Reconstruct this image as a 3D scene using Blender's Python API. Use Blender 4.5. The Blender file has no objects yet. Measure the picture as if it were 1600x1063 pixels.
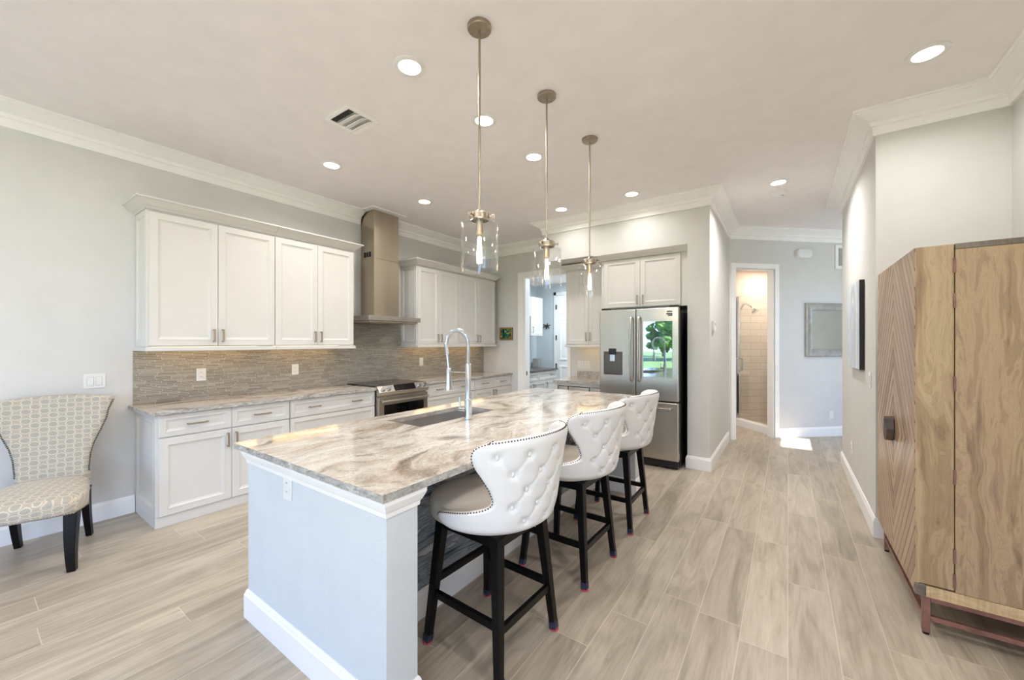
import bpy, bmesh, math, random
from mathutils import Vector, Matrix, noise as mnoise
random.seed(7)
S = bpy.context.scene
COL = S.collection
# ------------------------------------------------------------------ camera, sky, sun, exposure
F_PX, W_PX, H_PX = 614.0, 1600.0, 1063.0
YAW = math.atan2(431.0, F_PX)
CAM_H = 1.45
cd = bpy.data.cameras.new('camera'); cam = bpy.data.objects.new('camera', cd); COL.objects.link(cam)
cd.sensor_fit = 'HORIZONTAL'; cd.sensor_width = 36.0; cd.lens = 36.0 * F_PX / W_PX
cd.shift_y = (535.0 - 531.5) / W_PX
cd.clip_start = 0.05; cd.clip_end = 300
cam.location = (0, 0, CAM_H); cam.rotation_euler = (math.pi / 2, 0, YAW)
S.camera = cam
S.view_settings.view_transform = 'Standard'; S.view_settings.look = 'None'
S.view_settings.gamma = 1.0; S.view_settings.use_curve_mapping = False
S.view_settings.exposure = 0.9
S.cycles.max_bounces = 10; S.cycles.diffuse_bounces = 6; S.cycles.glossy_bounces = 5
S.cycles.transparent_max_bounces = 16; S.cycles.transmission_bounces = 6
S.cycles.caustics_reflective = False; S.cycles.caustics_refractive = False
S.cycles.sample_clamp_indirect = 4.0
S.cycles.use_denoising = True

SKY, SUN_E, DOWN_E = 11.5, 14.0, 5.6
wd = bpy.data.worlds.new('sky'); S.world = wd; wd.use_nodes = True
wn = wd.node_tree.nodes; wl = wd.node_tree.links; wn.clear()
wo = wn.new('ShaderNodeOutputWorld'); wb = wn.new('ShaderNodeBackground')
ws = wn.new('ShaderNodeTexSky'); ws.sky_type = 'HOSEK_WILKIE'; ws.turbidity = 3.0; ws.ground_albedo = 0.4
ws.sun_direction = Vector((0.75, -0.2, 0.64)).normalized()
wb.inputs['Strength'].default_value = SKY
wm = wn.new('ShaderNodeMix'); wm.data_type = 'RGBA'; wm.blend_type = 'MULTIPLY'; wm.inputs[0].default_value = 1.0; wm.inputs[7].default_value = (0.90, 0.98, 1.22, 1)
wl.new(ws.outputs[0], wm.inputs[6]); wl.new(wm.outputs[2], wb.inputs['Color']); wl.new(wb.outputs[0], wo.inputs['Surface'])
sd = bpy.data.lights.new('sun', 'SUN'); sd.energy = SUN_E; sd.angle = 0.008; sd.color = (1.0, 0.95, 0.86)
so = bpy.data.objects.new('sun', sd); COL.objects.link(so); so.location = (8, 6, 9)
so.rotation_euler = Vector((-1.0, 0.0, -0.84)).to_track_quat('-Z', 'Y').to_euler()


def area_portal(name, loc, rot, sx, sy):
    l = bpy.data.lights.new(name, 'AREA'); l.shape = 'RECTANGLE'; l.size = sx; l.size_y = sy
    l.cycles.is_portal = True
    o = bpy.data.objects.new(name, l); COL.objects.link(o); o.location = loc; o.rotation_euler = rot
area_portal('portal_rear', (-1.7, -3.66, 1.35), (math.pi / 2, 0, 0), 5.2, 2.7)
area_portal('portal_foyer', (1.99, 5.98, 1.3), (math.pi / 2, 0, 0), 1.26, 2.6)
area_portal('portal_side', (1.36, -1.8, 1.3), (math.pi / 2, 0, math.pi / 2), 2.4, 2.6)

# ------------------------------------------------------------------ helpers: materials
def lin(c):
    return tuple(((x / 255.0) / 12.92 if x / 255.0 <= 0.04045 else ((x / 255.0 + 0.055) / 1.055) ** 2.4) for x in c) + (1.0,)


class NT:
    def __init__(self, name):
        self.m = bpy.data.materials.new(name); self.m.use_nodes = True
        self.t = self.m.node_tree; self.t.nodes.clear()
        self.out = self.t.nodes.new('ShaderNodeOutputMaterial')

    def put(self, sock, v):
        if isinstance(v, bpy.types.NodeSocket): self.t.links.new(v, sock)
        elif v is not None: sock.default_value = v

    def n(self, typ, ins=None, **props):
        nd = self.t.nodes.new('ShaderNode' + typ)
        for k, v in props.items(): setattr(nd, k, v)
        for k, v in (ins or {}).items(): self.put(nd.inputs[k], v)
        return nd

    def ma(self, op, a, b=None, c=None):
        nd = self.t.nodes.new('ShaderNodeMath'); nd.operation = op
        self.put(nd.inputs[0], a)
        if b is not None: self.put(nd.inputs[1], b)
        if c is not None: self.put(nd.inputs[2], c)
        return nd.outputs[0]

    def co(self, kind='Object'): return self.n('TexCoord').outputs[kind]

    def xyz(self, v):
        s = self.n('SeparateXYZ', {0: v}); return s.outputs

    def comb(self, x, y, z=0.0): return self.n('CombineXYZ', {0: x, 1: y, 2: z}).outputs[0]

    def mapv(self, v, scale=(1, 1, 1), rot=(0, 0, 0), loc=(0, 0, 0)):
        return self.n('Mapping', {'Vector': v, 'Scale': scale, 'Rotation': rot, 'Location': loc}).outputs[0]

    def noise(self, v, scale, detail=4, rough=0.5, dist=0.0, out='Fac'):
        return self.n('TexNoise', {'Vector': v, 'Scale': scale, 'Detail': detail, 'Roughness': rough, 'Distortion': dist}).outputs[out]

    def ramp(self, fac, stops, interp='LINEAR'):
        nd = self.n('ValToRGB', {0: fac}); r = nd.color_ramp; r.interpolation = interp
        while len(r.elements) < len(stops): r.elements.new(0.5)
        for e, (p, c) in zip(r.elements, stops): e.position = p; e.color = lin(c) if len(c) == 3 else c
        return nd.outputs[0]

    def mix(self, f, a, b, blend='MIX'):
        nd = self.n('Mix', data_type='RGBA', blend_type=blend)
        self.put(nd.inputs[0], f)
        self.put(nd.inputs[6], lin(a) if isinstance(a, tuple) and len(a) == 3 else a)
        self.put(nd.inputs[7], lin(b) if isinstance(b, tuple) and len(b) == 3 else b)
        return nd.outputs[2]

    def bump(self, h, strength=0.2, dist=0.01):
        return self.n('Bump', {'Height': h, 'Strength': strength, 'Distance': dist}).outputs[0]

    def pbr(self, col, rough=0.5, metal=0.0, normal=None, **kw):
        p = self.n('BsdfPrincipled')
        self.put(p.inputs['Base Color'], lin(col) if isinstance(col, tuple) and len(col) == 3 else col)
        self.put(p.inputs['Roughness'], rough); self.put(p.inputs['Metallic'], metal)
        if normal is not None: self.put(p.inputs['Normal'], normal)
        for k, v in kw.items(): self.put(p.inputs[k.replace('_', ' ')], v)
        self.t.links.new(p.outputs[0], self.out.inputs[0])
        return self.m


def mat(name, col, rough=0.5, metal=0.0, var=0.04, vs=6.0, bump=0.0, bs=120.0, **kw):
    """plain material with a slight mottling and an optional fine bump"""
    t = NT(name); c = t.co()
    nz = t.noise(c, vs, 3)
    a = tuple(max(0, x * (1 - var)) for x in col); b = tuple(min(255, x * (1 + var)) for x in col)
    cc = t.ramp(nz, [(0.3, a), (0.7, b)])
    nm = t.bump(t.noise(c, bs, 3), bump, 0.004) if bump else None
    return t.pbr(cc, rough, metal, nm, **kw)


def emis(name, col, strength):
    t = NT(name); e = t.n('Emission', {'Color': lin(col), 'Strength': strength})
    t.t.links.new(e.outputs[0], t.out.inputs[0]); return t.m


M = {}
M['wall'] = mat('wall_paint', (214, 213, 210), 0.85, var=0.01, bump=0.08, bs=160)
M['ceiling'] = mat('ceiling_paint', (241, 236, 236), 0.9, var=0.01, bump=0.15, bs=90)
M['trim'] = mat('trim_paint', (247, 246, 244), 0.4, var=0.006)
M['islandwall'] = mat('textured_white_paint', (210, 215, 218), 0.7, var=0.01, bump=0.35, bs=110)
M['cab'] = mat('cabinet_lacquer', (217, 214, 209), 0.38, var=0.006)
M['plastic'] = mat('white_plastic', (232, 232, 230), 0.35, var=0.01)
M['plastic_dim'] = mat('shadow_grey_plastic', (190, 190, 188), 0.4)
M['pull'] = mat('pewter_pull', (176, 162, 142), 0.36, 0.9, var=0.06)
M['chrome'] = mat('chrome', (215, 220, 226), 0.12, 1.0, var=0.02)
M['nickel'] = mat('brushed_nickel', (176, 164, 146), 0.3, 1.0, var=0.05, vs=30)
M['black'] = mat('black_gloss', (10, 10, 11), 0.08, var=0.1)
M['blackmat'] = mat('black_matte', (16, 16, 17), 0.5, var=0.1)
M['ebony'] = mat('espresso_wood', (11, 9, 9), 0.36, var=0.25, vs=25, Specular_IOR_Level=0.22)
M['dark'] = mat('dark_void', (22, 21, 20), 0.8, var=0.1)
M['copper'] = mat('aged_copper_metal', (150, 112, 102), 0.4, 0.6, var=0.12, vs=20)
M['bronze'] = mat('gunmetal', (92, 82, 76), 0.45, 0.7, var=0.15, vs=18)
M['leather'] = mat('white_leather', (232, 232, 232), 0.42, var=0.012, bump=0.06, bs=400)
M['seatfab'] = mat('greige_leather', (224, 215, 203), 0.45, var=0.03, bump=0.05, bs=400)
M['nail'] = mat('nailhead_metal', (95, 84, 72), 0.3, 0.9)
M['redfelt'] = mat('red_felt', (186, 78, 84), 0.9)
M['clearcap'] = mat('clear_rubber_cap', (70, 74, 100), 0.15, var=0.15, Alpha=0.55)
M['subway'] = None


def m_floor():
    t = NT('wood_plank_tile'); c = t.co(); x, y, z = t.xyz(c)
    wdt, ln = 0.195, 1.2
    xs = t.ma('DIVIDE', x, wdt); row = t.ma('FLOOR', xs)
    rnd = t.n('TexWhiteNoise', {'W': row}, noise_dimensions='1D').outputs['Value']
    ys = t.ma('ADD', t.ma('DIVIDE', y, ln), rnd); colm = t.ma('FLOOR', ys)
    pid = t.n('TexWhiteNoise', {'Vector': t.comb(row, colm)}, noise_dimensions='2D').outputs['Value']
    off = t.ma('MULTIPLY', pid, 37.0)
    g1 = t.noise(t.comb(t.ma('MULTIPLY', x, 6.0), t.ma('MULTIPLY', y, 0.9), off), 1.5, 7, 0.62, 1.3)
    g2 = t.noise(t.comb(t.ma('MULTIPLY', x, 62.0), t.ma('MULTIPLY', y, 3.6), off), 1.0, 4, 0.6, 0.5)
    cc = t.ramp(g1, [(0.22, (142, 131, 115)), (0.4, (178, 167, 149)), (0.54, (202, 192, 174)), (0.74, (218, 210, 195))])
    cc = t.mix(0.36, cc, t.ramp(g2, [(0.25, (150, 138, 121)), (0.75, (218, 210, 196))]))
    tone = t.ramp(pid, [(0.0, (222, 218, 215)), (0.5, (233, 229, 226)), (1.0, (246, 243, 240))])
    cc = t.mix(1.0, cc, tone, 'MULTIPLY')
    fx = t.ma('FRACT', xs); fy = t.ma('FRACT', ys)
    ex = t.ma('LESS_THAN', t.ma('MINIMUM', fx, t.ma('SUBTRACT', 1.0, fx)), 0.0022 / wdt)
    ey = t.ma('LESS_THAN', t.ma('MINIMUM', fy, t.ma('SUBTRACT', 1.0, fy)), 0.0022 / ln)
    gm = t.ma('MAXIMUM', ex, ey)
    cc = t.mix(t.ma('MULTIPLY', gm, 0.7), cc, (206, 196, 182))
    h = t.ma('SUBTRACT', t.ma('MULTIPLY', g2, 0.3), gm)
    return t.pbr(cc, t.ma('ADD', 0.3, t.ma('MULTIPLY', g2, 0.15)), 0, t.bump(h, 0.15, 0.003))


def m_granite(name, edge=False):
    t = NT(name); c = t.co()
    w = t.noise(c, 1.3, 3, 0.5, 0.0, 'Color')
    v = t.n('VectorMath', {0: c, 1: t.n('VectorMath', {0: w, 1: (0.55, 0.55, 0.4)}, operation='MULTIPLY').outputs[0]}, operation='ADD').outputs[0]
    v = t.mapv(v, (2.7, 0.95, 2.0), (0, 0, math.radians(24)))
    n1 = t.noise(v, 1.15, 8, 0.58, 1.7)
    n2 = t.noise(t.mapv(v, (1.7, 1.1, 1), (0, 0, 0), (3, 7, 1)), 1.7, 8, 0.65, 0.9)
    cc = t.ramp(n1, [(0.29, (76, 62, 50)), (0.37, (126, 107, 89)), (0.44, (182, 171, 158)), (0.53, (208, 203, 195)), (0.6, (186, 178, 169)), (0.7, (104, 94, 86))])
    cc = t.mix(t.ramp(n2, [(0.50, (0, 0, 0)), (0.62, (200, 200, 200))]), cc, (158, 140, 122))
    vein = t.ma('LESS_THAN', t.ma('ABSOLUTE', t.ma('SUBTRACT', n2, 0.47)), 0.008)
    cc = t.mix(t.ma('MULTIPLY', vein, 0.55), cc, (104, 86, 72))
    sp = t.noise(c, 90, 3, 0.6)
    cc = t.mix(0.16, cc, t.ramp(sp, [(0.35, (120, 112, 104)), (0.65, (250, 246, 240))]))
    if edge:
        e = t.noise(c, 28, 6, 0.7, 0.6)
        cc = t.mix(0.65, cc, t.ramp(e, [(0.3, (98, 96, 92)), (0.5, (180, 179, 174)), (0.7, (226, 224, 219))]))
        return t.pbr(cc, 0.55, 0, t.bump(e, 0.8, 0.02))
    return t.pbr(cc, 0.09)


def m_mosaic():
    t = NT('glass_strip_mosaic'); c = t.co(); x, y, z = t.xyz(c)
    rh = 0.0145; rs = t.ma('DIVIDE', z, rh); row = t.ma('FLOOR', rs)
    rnd = t.n('TexWhiteNoise', {'W': row}, noise_dimensions='1D').outputs['Value']
    sc = t.ma('ADD', 5.0, t.ma('MULTIPLY', rnd, 5.0))
    ys = t.ma('ADD', t.ma('MULTIPLY', y, sc), t.ma('MULTIPLY', rnd, 13.0)); colm = t.ma('FLOOR', ys)
    pid = t.n('TexWhiteNoise', {'Vector': t.comb(row, colm)}, noise_dimensions='2D').outputs['Value']
    cc = t.ramp(pid, [(0, (134, 127, 116)), (0.4, (146, 139, 128)), (0.75, (154, 147, 136)), (1, (166, 160, 150))])
    fz = t.ma('FRACT', rs); fy = t.ma('FRACT', ys)
    ez = t.ma('LESS_THAN', t.ma('MINIMUM', fz, t.ma('SUBTRACT', 1, fz)), 0.085)
    ey = t.ma('LESS_THAN', t.ma('MINIMUM', fy, t.ma('SUBTRACT', 1, fy)), t.ma('MULTIPLY', sc, 0.0014))
    gm = t.ma('MAXIMUM', t.ma('MULTIPLY', ez, 0.62), ey)
    cc = t.mix(gm, cc, (206, 199, 188))
    return t.pbr(cc, t.ma('ADD', 0.12, t.ma('MULTIPLY', gm, 0.5)), 0, t.bump(t.ma('SUBTRACT', 1, gm), 0.3, 0.002))


def m_stonetile():
    t = NT('dark_stone_tile'); c = t.co(); x, y, z = t.xyz(c)
    rh = 0.305; rs = t.ma('DIVIDE', z, rh); row = t.ma('FLOOR', rs)
    ys = t.ma('ADD', t.ma('DIVIDE', y, 0.61), t.ma('MULTIPLY', row, 0.42)); colm = t.ma('FLOOR', ys)
    pid = t.n('TexWhiteNoise', {'Vector': t.comb(row, colm)}, noise_dimensions='2D').outputs['Value']
    o = t.ma('MULTIPLY', pid, 29)
    n1 = t.noise(t.comb(t.ma('MULTIPLY', y, 1.3), t.ma('MULTIPLY', z, 9.0), o), 1.5, 7, 0.65, 1.1)
    cc = t.ramp(n1, [(0.3, (22, 25, 32)), (0.39, (74, 86, 98)), (0.47, (150, 158, 164)), (0.55, (96, 106, 116)), (0.62, (200, 200, 196)), (0.74, (150, 152, 152))])
    fz = t.ma('FRACT', rs); fy = t.ma('FRACT', ys)
    gm = t.ma('MAXIMUM', t.ma('LESS_THAN', t.ma('MINIMUM', fz, t.ma('SUBTRACT', 1, fz)), 0.006),
              t.ma('LESS_THAN', t.ma('MINIMUM', fy, t.ma('SUBTRACT', 1, fy)), 0.003))
    return t.pbr(t.mix(gm, cc, (140, 138, 132)), 0.22)


def m_subway():
    t = NT('white_subway_tile'); c = t.co()
    b = t.n('TexBrick', {'Vector': t.co('UV'), 'Color1': lin((236, 226, 214)), 'Color2': lin((226, 214, 201)), 'Mortar': lin((186, 172, 158)), 'Scale': 1.0,
                         'Mortar Size': 0.003, 'Brick Width': 0.40, 'Row Height': 0.12})
    return t.pbr(t.mix(t.ma('MULTIPLY', t.noise(c, 3, 5, 0.6, 1.0), 0.25), b.outputs[0], (190, 184, 178)), 0.2)


def m_steel(name, col=(196, 190, 182), rough=0.27):
    t = NT(name); c = t.co(); g = t.noise(t.mapv(c, (150, 150, 0.6)), 1.0, 3)
    lo = t.noise(t.mapv(c, (2.2, 2.2, 0.25)), 1.6, 2)
    cc = t.mix(0.35, t.ramp(g, [(0.3, tuple(x * 0.985 for x in col)), (0.7, tuple(min(255, x * 1.01) for x in col))]), t.ramp(lo, [(0.3, tuple(x * 0.85 for x in col)), (0.7, tuple(min(255, x * 1.15) for x in col))]))
    return t.pbr(cc, rough, 1.0)


def m_wood(name, stops, sx=7.0, sz=0.7, seed=0.0, rough=0.45, board=0.0):
    t = NT(name); c = t.co()
    if board:
        bi = t.ma('FLOOR', t.ma('DIVIDE', t.ma('SUBTRACT', t.xyz(c)[0], 0.035), board)); c = t.n('VectorMath', {0: c, 1: t.comb(0.0, t.ma('MULTIPLY', bi, 3.3), t.ma('MULTIPLY', bi, 1.7))}, operation='ADD').outputs[0]
    c = t.mapv(c, (1, 1, 1), (0, 0, 0), (seed, seed * 1.7, seed * 0.6))
    w = t.noise(c, 1.6, 3, 0.5, 0, 'Color')
    v = t.n('VectorMath', {0: c, 1: t.n('VectorMath', {0: w, 1: (0.16, 0.16, 0.5)}, operation='MULTIPLY').outputs[0]}, operation='ADD').outputs[0]
    n1 = t.noise(t.mapv(v, (sx, sx, sz)), 1.2, 7, 0.6, 1.6)
    n2 = t.noise(t.mapv(c, (110, 110, 5)), 1.0, 3)
    cc = t.ramp(n1, stops)
    rg = t.ma('FRACT', t.ma('MULTIPLY', n1, 14.0)); rg = t.ma('MULTIPLY', t.ma('LESS_THAN', rg, 0.2), 0.2)
    cc = t.mix(rg, cc, tuple(x * 0.66 for x in stops[0][1]))
    cc = t.mix(0.22, cc, t.ramp(n2, [(0.3, tuple(x * 0.55 for x in stops[0][1])), (0.7, stops[-1][1])]))
    return t.pbr(cc, rough, 0, t.bump(n2, 0.1, 0.002))


def m_chevron():
    """carved door front: grooves nested as tall diamonds about the handle"""
    t = NT('carved_tan_wood'); c = t.co(); x, y, z = t.xyz(c)
    ay = t.ma('ABSOLUTE', y); az = t.ma('ABSOLUTE', z)
    d = t.ma('ADD', t.ma('MULTIPLY', ay, 1.0), t.ma('MULTIPLY', az, 0.75))
    s = t.ma('FRACT', t.ma('MULTIPLY', d, 14.0))
    gr = t.ma('LESS_THAN', s, 0.18)
    strip = t.n('TexWhiteNoise', {'W': t.ma('FLOOR', t.ma('MULTIPLY', d, 14.0))}, noise_dimensions='1D').outputs['Value']
    g = t.noise(t.comb(t.ma('MULTIPLY', y, 30), t.ma('MULTIPLY', z, 3), strip), 1.5, 5, 0.6, 0.4)
    cc = t.ramp(g, [(0.25, (132, 102, 74)), (0.5, (174, 142, 110)), (0.75, (200, 172, 140))])
    cc = t.mix(0.5, cc, t.ramp(strip, [(0, (134, 104, 78)), (1, (206, 180, 150))]))
    cc = t.mix(t.ma('MULTIPLY', gr, 0.85), cc, (84, 60, 44))
    h = t.ma('MINIMUM', t.ma('MULTIPLY', s, 3.0), 1.0)
    return t.pbr(cc, 0.32, 0, t.bump(h, 0.5, 0.006))


def m_fabric():
    t = NT('oval_ring_upholstery'); u, v, _ = t.xyz(t.co('UV'))
    us = t.ma('DIVIDE', u, 0.088); vs = t.ma('DIVIDE', v, 0.066)

    def dd(o):
        fu = t.ma('SUBTRACT', t.ma('FRACT', t.ma('ADD', us, o)), 0.5); fv = t.ma('SUBTRACT', t.ma('FRACT', t.ma('ADD', vs, o)), 0.5)
        return t.ma('SQRT', t.ma('ADD', t.ma('MULTIPLY', fu, fu), t.ma('MULTIPLY', fv, fv)))
    d = t.ma('MINIMUM', dd(0.0), dd(0.5))
    cc = t.ramp(d, [(0.0, (162, 156, 143)), (0.245, (162, 156, 143)), (0.262, (206, 195, 174)), (0.32, (206, 195, 174)), (0.34, (172, 162, 144))], 'LINEAR')
    wv = t.noise(t.mapv(t.co(), (260, 260, 260)), 1.0, 2)
    cc = t.mix(0.15, cc, t.ramp(wv, [(0.3, (140, 132, 120)), (0.7, (240, 230, 214))]))
    return t.pbr(cc, 0.65, 0, t.bump(wv, 0.15, 0.002), Sheen_Weight=0.2)


def m_glass(name, tint=(255, 255, 255), gl=0.10):
    t = NT(name)
    tr = t.n('BsdfTransparent', {'Color': lin(tint)}); g = t.n('BsdfGlossy', {'Color': (1, 1, 1, 1), 'Roughness': 0.03})
    lw = t.n('LayerWeight', {'Blend': 0.25}).outputs['Facing']
    f = t.ma('ADD', gl * 0.5, t.ma('MULTIPLY', t.ma('POWER', lw, 2.6), 0.85))
    f = t.ma('ADD', f, t.ma('MULTIPLY', t.noise(t.co(), 14, 2), 0.02))
    mx = t.n('MixShader', {0: f, 1: tr.outputs[0], 2: g.outputs[0]})
    t.t.links.new(mx.outputs[0], t.out.inputs[0]); return t.m


def m_art():
    t = NT('poured_paint_canvas'); c = t.co(); x, y, z = t.xyz(c)
    r = t.ma('SQRT', t.ma('ADD', t.ma('MULTIPLY', y, t.ma('MULTIPLY', y, 3.2)), t.ma('MULTIPLY', t.ma('MAXIMUM', t.ma('SUBTRACT', z, 0.08), 0.0), t.ma('MAXIMUM', t.ma('SUBTRACT', z, 0.08), 0.0))))
    n = t.noise(t.mapv(c, (1, 3, 1.2)), 2.6, 6, 0.6, 1.2)
    s = t.ma('ADD', t.ma('MULTIPLY', r, 2.1), t.ma('MULTIPLY', n, 0.55))
    cc = t.ramp(t.ma('FRACT', s), [(0, (196, 208, 220)), (0.25, (232, 236, 238)), (0.45, (158, 178, 204)), (0.6, (224, 228, 230)), (0.8, (176, 178, 180)), (1, (206, 214, 222))])
    return t.pbr(cc, 0.3)


def m_mosaicart():
    t = NT('stained_picture'); c = t.co()
    v = t.n('TexVoronoi', {'Vector': c, 'Scale': 38.0})
    e = t.n('TexVoronoi', {'Vector': c, 'Scale': 38.0}, feature='DISTANCE_TO_EDGE')
    h = t.xyz(v.outputs['Color'])[0]
    cc = t.ramp(h, [(0.0, (28, 52, 110)), (0.3, (22, 120, 92)), (0.5, (70, 150, 84)), (0.65, (214, 196, 62)), (0.8, (20, 70, 96)), (1.0, (196, 220, 190))], 'CONSTANT')
    x, y, z = t.xyz(c)
    core = t.ma('LESS_THAN', t.ma('ADD', t.ma('MULTIPLY', x, t.ma('MULTIPLY', x, 1.2)), t.ma('MULTIPLY', z, z)), 0.0022)
    cc = t.mix(core, cc, (196, 206, 84))
    return t.pbr(t.mix(t.ma('LESS_THAN', e.outputs['Distance'], 0.09), cc, (12, 12, 14)), 0.2)


def m_leaf(name, a, b):
    t = NT(name); n = t.noise(t.co(), 3, 5, 0.6)
    return t.pbr(t.ramp(n, [(0.3, a), (0.7, b)]), 0.7)


M['floor'] = m_floor(); M['granite'] = m_granite('fantasy_granite'); M['granite_edge'] = m_granite('chiselled_granite_edge', True)
M['mosaic'] = m_mosaic(); M['stone'] = m_stonetile(); M['subway'] = m_subway()
M['steel'] = m_steel('brushed_steel'); M['hoodsteel'] = m_steel('hood_steel', (186, 174, 156), 0.3); M['sinksteel'] = m_steel('sink_steel', (206, 204, 202), 0.36)
WS = [(0.25, (124, 100, 72)), (0.4, (172, 144, 108)), (0.55, (204, 178, 140)), (0.68, (184, 162, 128)), (0.8, (146, 130, 108))]
M['mango'] = m_wood('mango_wood', WS, 6.5, 0.55, 1.3); M['mango_side'] = m_wood('figured_mango_wood', [(0.24, (110, 88, 70)), (0.37, (164, 136, 106)), (0.5, (202, 174, 138)), (0.6, (184, 152, 122)), (0.74, (134, 118, 102))], 8.0, 0.9, 5.1, board=0.17)
M['mango_rail'] = m_wood('pale_mango_rail', [(0.25, (172, 142, 102)), (0.5, (210, 180, 136)), (0.75, (228, 204, 166))], 3.0, 12.0, 2.2)
M['mango_top'] = m_wood('weathered_mango_top', [(0.25, (92, 82, 72)), (0.5, (126, 114, 102)), (0.75, (156, 144, 130))], 3.0, 12.0, 3.2)
M['chevron'] = m_chevron(); M['fabric'] = m_fabric(); M['glass'] = m_glass('clear_glass', (252, 252, 252)); M['showerglass'] = m_glass('shower_glass', (252, 254, 253), 0.08)
M['mirror'] = mat('mirror_silvering', (222, 230, 230), 0.02, 1.0, var=0.005)
M['fridgeglass'] = mat('reflective_dark_glass', (190, 204, 210), 0.015, 1.0, var=0.005)
M['frame'] = mat('silver_leaf_frame', (176, 174, 168), 0.35, 0.4, var=0.08, vs=14)
M['gold'] = mat('gold_frame', (170, 128, 62), 0.35, 0.6, var=0.12)
M['art'] = m_art(); M['tileart'] = m_mosaicart()
M['lens'] = emis('lit_lens', (255, 246, 228), 9.0)
M['filament'] = emis('glowing_filament', (255, 222, 170), 22.0)
M['strip'] = emis('warm_light_strip', (255, 214, 150), 4.5)
M['lawn'] = m_leaf('lawn_grass', (98, 122, 66), (132, 152, 92)); M['leaves'] = m_leaf('tree_leaves', (44, 84, 34), (112, 150, 62)); M['bark'] = mat('bark', (96, 78, 62), 0.9, var=0.2)
M['laundrywall'] = mat('laundry_paint', (206, 214, 218), 0.85, var=0.01)
M['bathwall'] = mat('bath_paint', (226, 214, 203), 0.85, var=0.01)
M['concrete'] = mat('patio_paving', (190, 186, 178), 0.8, var=0.06)


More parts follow.
